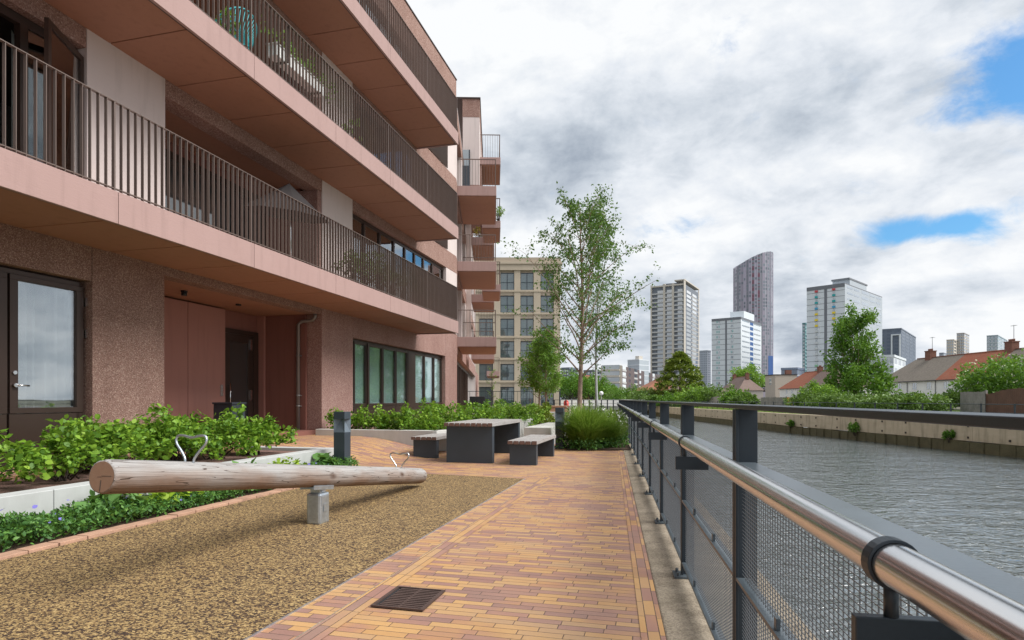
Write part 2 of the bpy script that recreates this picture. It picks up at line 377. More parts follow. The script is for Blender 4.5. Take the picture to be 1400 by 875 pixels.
    M['blade'] = m_leaf('grass_blade', [(.07,.15,.018),(.15,.26,.03),(.25,.37,.05),(.40,.47,.14)], .35)
    M['flower'] = plain('white_petals', (.75,.75,.70), .8, var=.05); M['violet'] = plain('violet_petals', (.18,.16,.50), .8, var=.05)
    M['bark'] = plain('birch_bark', (.30,.215,.165), .85, 0, .2, .55, 7, 30, .5, .01)
    M['barkw'] = plain('pale_bark', (.42,.43,.42), .8, 0, .2, .3, 7, 30, .3, .01)
    M['twig'] = plain('dark_twig', (.075,.06,.05), .85, 0, .2, .3, 7, 30, .2)
    M['teal'] = plain('teal_cord', (.02,.36,.40), .5); M['whitep'] = plain('white_paint', (.75,.75,.73), .5, var=.06)
    M['black'] = plain('black_plastic', (.02,.022,.025), .45); M['slate'] = plain('slate_paint', (.040,.053,.068), .45)
    M['canvas'] = plain('grey_canvas', (.045,.04,.04), 1.0, 0, 0.0); M['red'] = plain('red_paint', (.55,.04,.02), .5)
    M['orange'] = plain('orange_door', (.62,.24,.03), .6); M['terra'] = plain('terracotta', (.42,.16,.09), .8)
    M['grate'] = plain('rusty_iron', (.10,.065,.055), .7, .3, .4, .4, 12, 80, .4, .002)
mats()

# ------------------------------------------------------------------ foliage
def quads_mesh(name, V, F, mat, parent=None, loc=None, smooth=False):
    off = OFF.get(parent.name, Vector((0,0,0))) if parent is not None else Vector(loc or (0,0,0))
    V = np.asarray(V, dtype=np.float32) - np.array(off, dtype=np.float32)
    n = F.shape[1]; me = bpy.data.meshes.new(name)
    me.vertices.add(len(V)); me.vertices.foreach_set('co', V.ravel())
    me.loops.add(F.size); me.loops.foreach_set('vertex_index', F.ravel().astype(np.int32))
    me.polygons.add(len(F)); me.polygons.foreach_set('loop_start', np.arange(0, F.size, n, dtype=np.int32))
    me.update(calc_edges=True); me.validate(); me.materials.append(mat)
    return link(name, me, parent, loc)
def unit(a): return a/np.maximum(np.linalg.norm(a, axis=1, keepdims=True), 1e-9)
def leaves(name, P, size, mat, parent=None, loc=None, aspect=.6, n=4, out=None, droop=0, up=.5, rs=npr):
    """many small leaf blades at points P"""
    P = np.asarray(P); N = len(P)
    sz = size*(.6+.8*rs.rand(N, 1))
    d = rs.randn(N, 3)
    if out is not None: d = d*.8 + out
    d[:, 2] -= droop; d = unit(d)
    nn = rs.randn(N, 3)*.7; nn[:, 2] += up
    w = unit(np.cross(d, nn)); fold = unit(np.cross(w, d))
    if n == 4:
        t = np.array([(0,0,0),(.45,.5,.08),(1,0,0),(.45,-.5,.08)])
    else:
        t = np.array([(0,0,0),(.22,.40,.07),(.62,.46,.10),(1,0,-.06),(.62,-.46,.10),(.22,-.40,.07)])
    V = (P[:, None, :] + sz[:, None, :]*(t[None, :, 0:1]*d[:, None, :] + aspect*t[None, :, 1:2]*w[:, None, :] + t[None, :, 2:3]*fold[:, None, :])).reshape(-1, 3)
    return quads_mesh(name, V, np.arange(N*len(t)).reshape(N, len(t)), mat, parent, loc)
def clump_pts(centers, rad, per, rs=npr, flat=1.0):
    C = np.asarray(centers); n = len(C)
    d = unit(rs.randn(n*per, 3))*(rs.rand(n*per, 1)**.55)
    r = np.repeat(np.asarray(rad).reshape(-1) if np.ndim(rad) else np.full(n, rad), per)[:, None]
    d[:, 2] *= flat
    return np.repeat(C, per, axis=0) + d*r, unit(d)
def ellipsoid_shell(c, r, n, rs=npr, lo=.55, lump=.25, zmin=-1, seed=0):
    d = unit(rs.randn(n, 3)); d = d[d[:, 2] > zmin]
    ph = rs.rand(6)*6.28
    l = 1 + lump*(np.sin(3*d[:,0]*2+ph[0])*np.sin(4*d[:,1]+ph[1]) + .6*np.sin(7*d[:,2]+ph[2]+3*d[:,0]) + .5*np.sin(9*d[:,1]+ph[3]))
    k = (lo + (1-lo)*rs.rand(len(d), 1)**.6)*l[:, None]
    return np.asarray(c) + d*k*np.asarray(r)
def bush(name, c, r, label, mat, nl=3000, size=.12, cat='bush', group=None, stem=True, nc=None, kind=None, zmin=-.4, lump=.25, aspect=.6):
    base = (c[0], c[1], c[2]-r[2]*.9)
    root = thing(name, base, label, cat, group)
    nc = nc or max(30, nl//28)
    C = ellipsoid_shell(c, r, int(nc*1.4), zmin=zmin, lump=lump)
    P, D = clump_pts(C, min(r)*.26, max(6, nl//len(C)))
    o = D*.8 + unit(P-np.asarray(c))*.6
    leaves('crown', P, size, mat, root, out=o, aspect=aspect)
    m = MB()
    for i in range(14):
        q = C[rnd.randrange(len(C))]
        b = Vector(base) + Vector((rnd.uniform(-.2,.2)*r[0], rnd.uniform(-.2,.2)*r[1], -.1))
        mid = (b+Vector(q))/2 + Vector((0,0,.15*r[2]))
        m.tube([b, mid, Vector(q)], [.03*min(r)+.005, .018*min(r)+.004, .004], 5, raw=True)
    m.build('stem', M['twig'], root)
    return root
def tree(name, base, h, tr, label, leafmat, barkmat, nlimb=30, z0=.3, spread=.25, up=.9, nl=5000, lsize=.05, cat='tree', group=None, lean=(0,0), top=.35, droop=.2, ntw=6, seed=1, taper=.25, clus=.12, profile=None):
    rg = random.Random(seed); rs = np.random.RandomState(seed)
    root = thing(name, base, label, cat, group)
    B = Vector(base); m = MB(); tw = MB()
    n = 10; tp = []
    for i in range(n+1):
        f = i/n
        tp.append(B + Vector((lean[0]*f*h + .02*h*.3*math.sin(f*7+seed), lean[1]*f*h + .02*h*.3*math.cos(f*6+seed), f*h*.97)))
    m.tube(tp, [tr*(1.15 if i == 0 else 1)*(1-(1-taper*.35)*i/n)+.003 for i in range(n+1)], 9, raw=True)
    def onT(f):
        k = min(n-1, int(f*n)); return tp[k].lerp(tp[k+1], f*n-k)
    pts = []
    for i in range(nlimb):
        f = z0 + (1-z0)*((i+.5*rg.random())/nlimb)*.97
        a = i*2.399 + rg.uniform(-.5,.5); s = onT(f)
        g = (f-z0)/(1-z0)
        if profile: L = profile(g)*h*spread*rg.uniform(.65,1.2)
        else: L = h*spread*(math.sin(PI*(.22+.72*g))**.8*(1-top*g))*rg.uniform(.65,1.25)
        d = Vector((math.cos(a), math.sin(a), up*rg.uniform(.6,1.4))).normalized()
        P = [s]; p = s.copy(); k = 6
        for j in range(k):
            d = (d + Vector((rg.uniform(-.16,.16), rg.uniform(-.16,.16), -.05*droop*j+rg.uniform(-.06,.08)))).normalized()
            p = p + d*L/k; P.append(p.copy())
        r0 = max(.006, tr*.42*(1-f)**.6)
        m.tube(P, [r0*(1-.85*j/k)+.0015 for j in range(k+1)], 5, raw=True, caps=False)
        for j in range(ntw):
            t = rg.uniform(.25,1.0); kk = min(k-1, int(t*k)); q = P[kk].lerp(P[kk+1], t*k-kk)
            dd = (d*.6 + Vector((rg.gauss(0,.7), rg.gauss(0,.7), rg.gauss(.1,.45)-droop*.5))).normalized()
            l2 = L*rg.uniform(.18,.42); Q = [q]
            for e in range(3):
                dd = (dd + Vector((0,0,-droop*.35))).normalized(); q = q + dd*l2/3; Q.append(q.copy())
            m.tube(Q, [r0*.22+.001, .0022, .0018, .0012], 4, raw=True, caps=False)
            for e in range(1, 4): pts.append((Q[e], 1))
            pts.append((Q[1].lerp(Q[2], .5), 1))
        for e in (4, 5, 6): pts.append((P[e], 1))
    m.build('trunk', barkmat, root, recalc=False)
    C = np.array([tuple(p[0]) for p in pts]); per = max(1, int(nl/len(C)))
    Pp, D = clump_pts(C, clus*h*.14, per, rs)
    leaves('crown', Pp, lsize, leafmat, root, out=D*.5, droop=.5, rs=rs)
    return root
# ================================================================== ground, paving, river
ZW = -1.3
near_bank = [RF(-14,1.0), RF(39,1.0), (2.6,41), (4,60), (8.5,75), (8.5,150)]
m = MB()
def strip_wall(m, pts, z0, z1):
    for a, b in zip(pts[:-1], pts[1:]): m.quad((a[0],a[1],z0),(b[0],b[1],z0),(b[0],b[1],z1),(a[0],a[1],z1))
far_bank = [(22.0,-14),(21.6,30),(20.6,44),(21.3,60),(22.4,100),(22.8,150)]
# one ground sheet: near land, far land, land past the river, and the river bed joined under the water
nb = [(p[0],p[1],-.03) for p in near_bank]; fb = [(p[0],p[1],.06) for p in far_bank]
m.quad((-1500,-400,-.03), (nb[0][0],-400,-.03), *nb, (8.5,5000,-.03), (-1500,5000,-.03))
m.quad((fb[0][0],-400,.06),(4000,-400,.06),(4000,5000,.06),(22.8,5000,.06), *fb[::-1])
m.quad((8.5,150,-.03),(22.8,150,.06),(22.8,5000,.06),(8.5,5000,-.03))
m.quad((nb[0][0],-400,-2.2),(fb[0][0],-400,-2.2),*[(p[0],p[1],-2.2) for p in far_bank],*[(p[0],p[1],-2.2) for p in near_bank[::-1]])
tag(m.build('ground', M['town'], None, (0,0,0), recalc=False), kind='structure')
m = MB(); m.quad((nb[0][0],-400,ZW),(fb[0][0],-400,ZW),*[(p[0]+.1,p[1],ZW) for p in far_bank],*[(p[0]-.1,p[1],ZW) for p in near_bank[::-1]])
tag(m.build('river_water', M['water'], None, (0,0,0), recalc=False), kind='structure')
# path paving, flat part
def sheet(name, pts, z, mat, uvf, z0=None):
    m = MB(); m.quad(*[(p[0], p[1], z) for p in pts])
    o = m.build(name, mat, None, (0,0,0), recalc=False, uvf=uvf); tag(o, kind='structure'); return o
def uvB(x, y): return ((-CB*x+SB*y)-1.746, SB*x+CB*y)
def uvBs(x, y): return (SB*x+CB*y, -CB*x+SB*y)
def uvR(x, y): return (SR*x+CR*y, CR*x-SR*y)
KO = .264
sheet('brick_path', [RF(-5,KO-.12), RF(37,KO-.12), (-3.2,37.8), (-3.2,24.0), BF(22.3,5.3), BF(-5,5.3)], .004, M['brick'], uvB)
sheet('brick_path_edge', [RF(-5,KO-.12), RF(-5,KO), RF(37,KO), RF(37,KO-.12)][::-1], .008, M['brick'], uvR)
sheet('brick_soldier_course', [BF(-5,1.97), BF(-5,1.746), BF(8.82,1.746), BF(8.62,1.97)], .008, M['brick'], uvB)
sheet('brick_edge_course', [BF(-5,1.746), BF(-5,1.617), BF(9.0,1.617), BF(9.0,1.746)], .008, M['brick'], uvBs)
sheet('safety_surface', [BF(-5,4.66), BF(-5,1.97), BF(8.62,1.97), BF(8.95,4.66)], .012, M['rubber'], uvBs)
# metal edge strip and grout line
m = MB(BF); m.box(-5,8.63,1.965,1.972,0,.016); tag(m.build('play_area_edging', M['galv'], None, BF(0,1.97)), kind='structure')
m = MB(BF); m.box(-5,8.8,1.743,1.748,0,.0105); tag(m.build('paving_joint_strip', M['path'], None, BF(0,1.74)), kind='structure')
# raised brick edging left of the play area
m = MB(BF); u = -2
while u < 8.9:
    l = .24; dz = rnd.uniform(-.004,.006); dv = rnd.uniform(-.006,.006); m.box(u, u+l-.008, 4.66+dv, 4.79+dv, -.02, .035+dz); u += l
o = m.build('brick_edging', plain('edging_brick', (.42,.25,.17), .8, var=.5, vs=5), None, BF(0,4.7), bevel=.004); tag(o, kind='structure')
# terrace ramp up to the building
m = MB(BF); nu, nv = 40, 24
def ramp(u, v): 
    v0 = 5.3-1.15*max(0, min(1, (u-9.2)/2.2)); t = max(0, min(1, (v-v0)/2.5)); return .008 + .35*(t*t*(3-2*t))
for i in range(nu+1):
    for j in range(nv+1):
        u = 9.2+(23-9.2)*i/nu; v = 4.1+(9.7-4.1)*j/nv; m.v.append(BF(u, v, ramp(u, v)))
for i in range(nu):
    for j in range(nv):
        a = i*(nv+1)+j; m.f.append([a, a+nv+1, a+nv+2, a+1]); m.sm.append(True); m.mi.append(0)
tag(m.build('entrance_paving', M['brick'], None, (0,0,0), recalc=False, uvf=uvB), kind='structure')
m = MB(BF); m.box(-9,9.2,6.9,7.86,0,.34); tag(m.build('terrace_paving', M['brick'], None, BF(0,7), uvf=uvB), kind='structure')
m = MB(BF); m.box(-9,9.02,5.6,6.9,0,.30); tag(m.build('hedge_bed_soil', plain('bed_mulch', (.20,.125,.105), .95, 0, .1, .6, 5, 25, .8, .02), None, BF(0,6)), kind='structure')
m = MB(BF); m.quad((-5,4.79,.02),(9.0,4.79,.02),(9.0,5.42,.05),(-5,5.42,.05)); tag(m.build('flower_bed_soil', M['soil'], None, (0,0,0)), kind='structure')
# concrete planter wall and its return
root = thing('planter_wall', BF(4,5.5,0), 'long low pale concrete retaining wall holding the hedge bed beside the seesaw', 'low wall')
m = MB(BF)
for a, b in ((-6,-.5),(-.5,1.9),(1.9,4.3),(4.3,6.7),(6.7,9.22)): m.box(a+.003, b-.003, 5.40, 5.62, -.05, .355)
m.box(9.02, 9.219, 5.623, 7.4, -.05, .352); m.build('wall', M['conc'], root, bevel=.006)
# kerb of worn concrete under the railing, quay face
m = MB(RF); m.box(-6,38.8,KO,1.0,-1.9,.012); tag(m.build('quay_kerb', M['path'], None, RF(0,.6), bevel=.01), kind='structure')
# far embankment
def shift(pts, dx): return [(p[0]+dx, p[1]) for p in pts]
root = thing('embankment_wall', (21.4,50,ZW), 'tan concrete river wall with a darker mossy ledge at the waterline, far bank', 'river wall')
def interp(pts, y):
    for a, b in zip(pts[:-1], pts[1:]):
        if a[1] <= y <= b[1]: return a[0]+(b[0]-a[0])*(y-a[1])/(b[1]-a[1])
    return pts[-1][0]
ys = [-14+4.2*i for i in range(40)]
m = MB(); l = MB(); bo = MB(); j = MB()
for a, b in zip(ys[:-1], ys[1:]):
    xa, xb = interp(far_bank, a), interp(far_bank, b)
    m.add([(xa-.12,a+.008,-.78),(xb-.12,b-.008,-.78),(xb+.4,b-.008,-.78),(xa+.4,a+.008,-.78),(xa-.12,a+.008,.10),(xb-.12,b-.008,.10),(xb+.4,b-.008,.10),(xa+.4,a+.008,.10)],[(0,3,2,1),(4,5,6,7),(0,1,5,4),(1,2,6,5),(2,3,7,6),(3,0,4,7)])
    k = 5
    for i in range(k):
        y0 = a+(b-a)*i/k; y1 = a+(b-a)*(i+1)/k; x0 = interp(far_bank, y0); dx = rnd.uniform(-.03,.03)
        l.box(x0-.26+dx, x0+.3, y0+.015, y1-.015, -2.0, -.80+rnd.uniform(-.03,.02))
    for z in (-.62,-.08):
        for yy in (a+.25, (a+b)/2): x = interp(far_bank, yy); bo.box(x-.15, x-.11, yy-.05, yy+.05, z-.05, z+.05)
m.build('wall_panel', M['embank'], root); l.build('ledge', M['moss'], root); bo.build('bolt_plate', M['twig'], root)
m = MB()
strip_wall(m, [(p[0]+.02,p[1]) for p in near_bank[1:]], -2, -.02); tag(m.build('quay_wall', M['embank'], None, (0,0,0), recalc=False), kind='structure')
# tow path grass strip on the far bank
m = MB(); 
for a, b in zip(far_bank[:-1], far_bank[1:]): m.quad((a[0]+.3,a[1],.075),(b[0]+.3,b[1],.075),(b[0]+12,b[1],.45),(a[0]+12,a[1],.45))
tag(m.build('bank_grass', M['grassg'], None, (0,0,0), recalc=False), kind='structure')
rs = np.random.RandomState(3); n = 9000
yy = rs.uniform(22,75,n); xx = np.interp(yy, [p[1] for p in far_bank], [p[0] for p in far_bank])+.45+rs.rand(n)**1.3*6
P = np.stack([xx, yy, .08+(xx-21.5)*.031], 1)
tag(leaves('bank_weeds', P, .16, M['blade'], None, (22,40,0), aspect=.22, up=0, out=np.tile([0,0,1.6],(n,1)), rs=rs), 'rough grass growing along the far river bank behind the low rail', 'grass', kind='stuff')
for i, (yy, s) in enumerate(((36.5,.55),(29.3,.3),(43.8,.28))):
    x = interp(far_bank, yy)
    bush('wall_weed', (x-.25, yy, -.62), (.3*s+.12, .5*s+.15, .45*s+.1), ['leafy green weed sprouting from the far river wall, the largest of those at the waterline','small weed tuft at the foot of the far river wall, nearest the right edge','small weed tuft on the far river wall seen just right of the nearest railing post'][i], M['leaft'], 700, .10, 'weed', 'weeds on the river wall', nc=30)
# low rail on the far bank
root = thing('bank_railing', (22.4,40,.1), 'thin dark two-bar metal railing along the far river bank in front of the bramble hedge', 'railing')
ysr = [13.4+1.9*i for i in range(50)]
for i, y in enumerate(ysr):
    x = interp(far_bank, y)+.75; p = MB(); p.box(x-.03,x+.03,y-.025,y+.025,0,.98); p.build('post', M['steel'], root)
m = MB()
for z in (.95,.55): m.tube([(interp(far_bank,y)+.75,y,z) for y in ysr], .018, 5)
m.build('rail', M['steel'], root)

# ================================================================== riverside railing
root = thing('riverside_railing', RF(2,.47,0), 'dark steel mesh-panelled railing with a round stainless handrail along the river edge of the path', 'railing')
sp = [.62+1.74*i for i in range(-1, 22)]; S1 = sp[-1]
pst = None; pan = None
def mesh_panel(z0, z1, s0, s1, fine):
    m = MB(RF); dz = .0135 if fine else .027; ds = .028 if fine else .056; w = .0010 if fine else .0017
    k = int((s1-s0)/ds)
    for i in range(1, k): s = s0+i*ds; m.add([(s-w,.478,z0),(s+w,.478,z0),(s,.481,z0),(s-w,.478,z1),(s+w,.478,z1),(s,.481,z1)],[(0,1,4,3),(1,2,5,4),(2,0,3,5)])
    k = int((z1-z0)/dz)
    for i in range(1, k): z = z0+i*dz; m.add([(s0,.476,z-w),(s0,.476,z+w),(s0,.4785,z),(s1,.476,z-w),(s1,.476,z+w),(s1,.4785,z)],[(0,1,4,3),(1,2,5,4),(2,0,3,5)])
    return m
def inst(src, name, parent, ds, base):
    o = bpy.data.objects.new(name, src.data); COL.objects.link(o); o.parent = parent
    d = Vector(RF(ds,0,0)); o.location = d
    for md in src.modifiers:
        q = o.modifiers.new(md.name, md.type)
        for a in ('width','segments','limit_method'): setattr(q, a, getattr(md, a))
    return o
s0 = sp[0]
p = MB(RF)
p.box(s0-.007,s0+.007,.4655,.537,.013,1.1435); p.box(s0-.03,s0-.009,.454,.465,.02,1.1435); p.box(s0+.009,s0+.03,.454,.465,.02,1.1435)
post0 = p.build('post', M['steel'], root, bevel=.0015)
f = MB(RF); f.box(s0-.075,s0+.075,.405,.545,.0125,.026); 
for ds in (-.05,.05):
    f.tube([(s0+ds,.432,.02),(s0+ds,.432,.048)], .011, 6)
foot0 = f.build('foot_plate', M['steelw'], root, bevel=.001)
pf = mesh_panel(.112,.508,s0+.033,s0+1.707,True).build('mesh_panel', M['mesh'], root, recalc=False)
pf2 = mesh_panel(.522,.932,s0+.033,s0+1.707,True).build('mesh_panel', M['mesh'], root, recalc=False)
pc = mesh_panel(.112,.508,s0+.033,s0+1.707,False); pc2 = mesh_panel(.522,.932,s0+.033,s0+1.707,False)
pc = pc.build('mesh_panel', M['mesh'], root, recalc=False); pc2 = pc2.build('mesh_panel', M['mesh'], root, recalc=False)
# move the two coarse ones to the sixth bay
for o in (pc, pc2): o.location = Vector(RF(1.74*7,0,0))
r = MB(RF); r.box(s0+.032,s0+1.708,.455,.505,.508,.52); r.box(s0+.032,s0+1.708,.455,.505,.098,.11)
for z in (.52,.11):
    for q in (.55, 1.2): r.box(s0+q-.012,s0+q+.012,.462,.474,z,z+.035)
bay = r.build('panel_frame', M['steelw'], root, bevel=.001)
for i in range(1, len(sp)):
    d = sp[i]-s0
    inst(post0, 'post', root, d, s0); inst(foot0, 'foot_plate', root, d, s0)
    if i < len(sp)-1:
        inst(bay, 'panel_frame', root, d, s0)
        if i < 7: inst(pf, 'mesh_panel', root, d, s0); inst(pf2, 'mesh_panel', root, d, s0)
        elif i > 7: inst(pc, 'mesh_panel', root, d, s0); inst(pc2, 'mesh_panel', root, d, s0)
m = MB(RF)
for a, b in zip(sp[::3][:-1]+[sp[::3][-1]], sp[::3][1:]+[S1]):
    if b > a: m.box(a+.001,b-.001,.453,.538,1.145,1.1605)
m.build('top_rail', M['steel'], root, bevel=.002)
m = MB(RF)
for a, b in zip(sp[:-1], sp[1:]): m.box(a+.0,b-.0015,.4545,.53,.934,.945)
m.build('middle_rail', M['steelw'], root, bevel=.0015)
hs = [-1.5+.35*i for i in range(int((S1+1.5)/.35)+1)]
m = MB(RF); m.tube([(s,.346,.975) for s in hs], .027, 28); m.build('handrail', M['ss'], root)
sc = [.82+2.14*i for i in range(-1, 17)]
for s in sc:
    a = MB(RF); a.box(s-.008,s+.008,.302,.4535,.845,.908); a.build('bracket_arm', M['steel'], root, bevel=.0015)
    a = MB(RF); a.tube([(s,.346,.908),(s,.346,.952)], .0085, 12); a.build('bracket_stub', M['steel'], root)
    a = MB(RF); n = 28; ro, ri, w = .0315, .0272, .0115
    vs = []; 
    for q, (ss, rr) in enumerate(((s-w,ri),(s-w,ro),(s+w,ro),(s+w,ri))):
        for k in range(n): an = 2*PI*k/n; vs.append((ss, .346+rr*math.cos(an), .975+rr*math.sin(an)))
    a.add(vs, [(q*n+k, q*n+(k+1)%n, ((q+1)%4)*n+(k+1)%n, ((q+1)%4)*n+k) for q in range(4) for k in range(n)], smooth=False)
    o = a.build('collar', M['steel'], root, bevel=.0012)
# crossing railing at the end of the path
ex = RF(S1,.47,0)
root = thing('end_railing', (ex[0]-2,ex[1]+.4,0), 'dark picket railing crossing the end of the path beyond the grasses', 'railing')
ax, ay, bx, by = ex[0], ex[1], 1.9, ex[1]+.6
L = math.hypot(bx-ax, by-ay)
def EF(t, o, z): return (ax+(bx-ax)/L*t - (by-ay)/L*o, ay+(by-ay)/L*t + (bx-ax)/L*o, z)
m = MB(EF); m.box(0,L,-.04,.04,1.13,1.16); m.box(0,L,-.03,.03,.93,.945); m.box(0,L,-.02,.02,.1,.12); m.build('rail', M['steel'], root)
k = int(L/.36)
for i in range(k+1):
    m = MB(EF); m.box(L*i/k-.035,L*i/k+.035,-.03,.03,0,1.13); m.build('post', M['steel'], root)

# ================================================================== drain, seesaw, bollards, furniture
root = thing('drain_grate', BF(3.27,1.44,.01), 'rusty slotted iron drain grate set in the brick path', 'drain grate')
m = MB(BF); m.box(3.10,3.44,1.29,1.60,.0045,.0095); m.build('frame', M['black'], root)  # solid black plate under the slots, the opening's dark put into its colour
m = MB(BF)
for k in range(11): u = 3.118+k*.0285; m.box(u,u+.016,1.305,1.56,.0096,.018)
m.box(3.105,3.435,1.285,1.305,.0096,.019); m.box(3.105,3.435,1.585,1.60,.0096,.019); m.box(3.09,3.105,1.285,1.60,.0096,.019); m.box(3.435,3.45,1.285,1.60,.0096,.019)
m.box(3.11,3.43,1.43,1.445,.0097,.0165); m.build('grating', M['grate'], root)

PX, PY = -1.84, 5.69; pu = SB*PX+CB*PY; pv = -CB*PX+SB*PY
root = thing('seesaw', (PX,PY,0), 'weathered round log seesaw with two bent steel handles on a galvanised post', 'seesaw')
def LG(t, o, z):   # along the log, sideways (right), up from the axis
    c, s_ = math.cos(.122), math.sin(.122)
    return BF(pu + t*c + z*s_, pv - o, .452 - t*s_ + z*c)
m = MB(); n = 40; seg = 28; rl = random.Random(5)
vs = []; T0, T1 = -2.28, 2.50
ts = [T0, T0+.004, T0+.012] + [T0+.03+(T1-.03-.01-T0-.03)*i/n for i in range(n+1)] + [T1-.015, T1-.005, T1]
rr = [.090,.097,.1005]+[.103]*(n+1)+[.100,.094,.082]
rg = [rl.uniform(0,6.28) for _ in range(8)]
for t, r_ in zip(ts, rr):
    for k in range(seg):
        an = 2*PI*k/seg
        q = r_*(1+.012*math.sin(2*an+rg[0]+t*.8)+.010*math.sin(3*an+rg[1]-t*1.3)+.008*math.sin(t*5+rg[2]) - (.05 if (abs(((an-1.9-.1*math.sin(t*3))+PI)%(2*PI)-PI) < .06 and t < -.6) else 0))
        vs.append(LG(t, q*math.cos(an), q*math.sin(an)))
N = len(ts)
m.add(vs, [(i*seg+k, i*seg+(k+1)%seg, (i+1)*seg+(k+1)%seg, (i+1)*seg+k) for i in range(N-1) for k in range(seg)], smooth=True, raw=True)
m.add(vs[-seg:], [tuple(range(seg))], raw=True)
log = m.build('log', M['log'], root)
m = MB(); c = LG(T0-.0005,0,0); e = [LG(T0-.0005, .0895*math.cos(2*PI*k/seg), .0895*math.sin(2*PI*k/seg)) for k in range(seg)]
m.add([c]+e, [(0,1+k,1+(k+1)%seg) for k in range(seg)], raw=True)
offs = Vector(c)
mm = bpy.data.meshes.new('end_grain'); mm.from_pydata([tuple(Vector(v)-offs) for v in m.v], [], m.f); mm.materials.append(M['logend'])
o = bpy.data.objects.new('end_grain', mm); COL.objects.link(o); o.parent = log; o.location = offs-OFF[root.name]
m = MB(LG); m.prism([(T0-.002,-.004),(T0-.0006,-.004),(T0-.0006,.001),(T0-.002,.001)],-.086,-.02); m.box(T0-.002,T0-.0006,.0,.07,.003,.0055); m.box(T0-.002,T0-.0006,-.03,0,-.003,-.0015)
m.build('end_crack', M['twig'], root)
def heart(t0):
    pts = []
    C = [(-.035,0),(-.04,.035),(-.075,.085),(-.115,.13),(-.125,.165),(-.108,.19),(-.06,.19),(0,.178),(.06,.19),(.108,.19),(.125,.165),(.115,.13),(.075,.085),(.04,.035),(.035,0)]
    for i in range(len(C)-1):
        for k in range(4):
            t = k/4; p0 = C[max(i-1,0)]; p1 = C[i]; p2 = C[i+1]; p3 = C[min(i+2,len(C)-1)]
            f = lambda a,b,c,d: .5*((2*b)+(-a+c)*t+(2*a-5*b+4*c-d)*t*t+(-a+3*b-3*c+d)*t**3)
            pts.append((t0, f(p0[0],p1[0],p2[0],p3[0]), .09+f(p0[1],p1[1],p2[1],p3[1])))
    pts.append((t0, .035, .09)); pts[0] = (t0,-.035,.085)
    return pts
for t0 in (-1.62, 1.80):
    m = MB(LG); m.tube(heart(t0), .0085 if t0 < 0 else .009, 10); m.build('handle', M['galv'] if t0 < 0 else M['ss'], root)
m = MB(BF); m.box(pu-.085,pu+.085,pv-.075,pv+.075,.0,.30); post = m.build('post', M['galv'], root, bevel=.022)
m = MB(BF); m.box(pu-.06,pu+.06,pv-.078,pv-.0755,.18,.27); m.box(pu-.03,pu+.03,pv-.081,pv-.0785,.12,.2); m.build('access_plate', M['galv'], post, bevel=.002)
m = MB(LG); m.box(-.17,.17,-.062,.062,-.118,-.101); m.box(-.17,.17,-.075,-.062,-.125,-.085); m.box(-.17,.17,.062,.075,-.125,-.085)
m.build('saddle_plate', M['galv'], root, bevel=.003)
m = MB(BF); m.box(pu-.05,pu+.05,pv-.05,pv+.05,.30,.335); m.tube([(pu,pv-.07,.32),(pu,pv+.07,.32)], .018, 10); m.build('hinge', M['galv'], root)

def bollard(x, y, label, hh=.98):
    fr = lambda a, b, z: (x+SB*a-CB*b, y+CB*a+SB*b, z)
    root = thing('light_bollard', (x,y,0), label, 'bollard', 'square dark bollard lights on the paving')
    w = .098
    m = MB(fr); m.box(-w,w,-w,w,.004,hh*.66); m.build('column', M['slate'], root, bevel=.004)
    m = MB(fr); m.box(-w,w,-w,w,hh*.88,hh); m.build('cap', M['slate'], root, bevel=.004)
    m = MB(fr); z0, z1 = hh*.66+.002, hh*.88-.002
    # four concave reflector faces: wide at the foot, narrow under the cap
    b = [(-w,-w),(w,-w),(w,w),(-w,w)]
    m.add([(p[0],p[1],z0) for p in b]+[(p[0],p[1],z1) for p in b]+[(0.0,0,z0+.0)]+[(0,-w*.3,z1),(w*.3,0,z1),(0,w*.3,z1),(-w*.3,0,z1)],
          [(0,1,9),(1,2,10),(2,3,11),(3,0,12),(0,9,4),(1,9,5),(1,10,5),(2,10,6),(2,11,6),(3,11,7),(3,12,7),(0,12,4)])
    m.build('light_head', plain('slate_light', (.12,.15,.18), .4), root, recalc=False)
bollard(-2.76, 9.75, 'dark square bollard light beside the end of the concrete planter wall')
bollard(1.15, 14.4, 'dark square bollard light next to the clump of tall green grass')

def furn(name, u0, u1, v0, v1, h, label, cat, group, leg_in, nsl, seed):
    r_ = random.Random(seed)
    root = thing(name, BF((u0+u1)/2,(v0+v1)/2,0), label, cat, group)
    w = (v1-v0)/nsl
    for i in range(nsl):
        m = MB(BF); d = r_.uniform(-.006,.006); dz = r_.uniform(-.002,.002)
        m.box(u0+d, u1+d, v0+i*w+.008, v0+(i+1)*w-.008, h-.062, h+dz, mi=0)
        m.mi[-1] = 1; m.mi[-3] = 1
        m.mi = [1 if k in (5,3) else 0 for k in range(6)]
        m.build('slat', [M['bench'], M['benchend']], root, bevel=.003)
    for (a, b) in ((u0+leg_in, u0+leg_in+.36), (u1-leg_in-.36, u1-leg_in)):
        pass
    t = .012; lv0, lv1 = v0+.03, v1-.03
    for a in (u0+leg_in, u1-leg_in-.14):
        m = MB(BF); m.box(a, a+t, lv0, lv1, .006, h-.063); m.box(a+t, a+.14, lv0, lv0+t, .006, h-.063); m.box(a+t, a+.14, lv1-t, lv1, .006, h-.063); m.box(a+.14-t, a+.14, lv0+t, lv1-t, .006, h-.063)
        m.build('support', M['slate'], root, bevel=.002)
    m = MB(BF); m.box(u0+leg_in+.142, u1-leg_in-.142, (v0+v1)/2-.03, (v0+v1)/2+.03, h-.10, h-.064); m.build('beam', M['slate'], root)
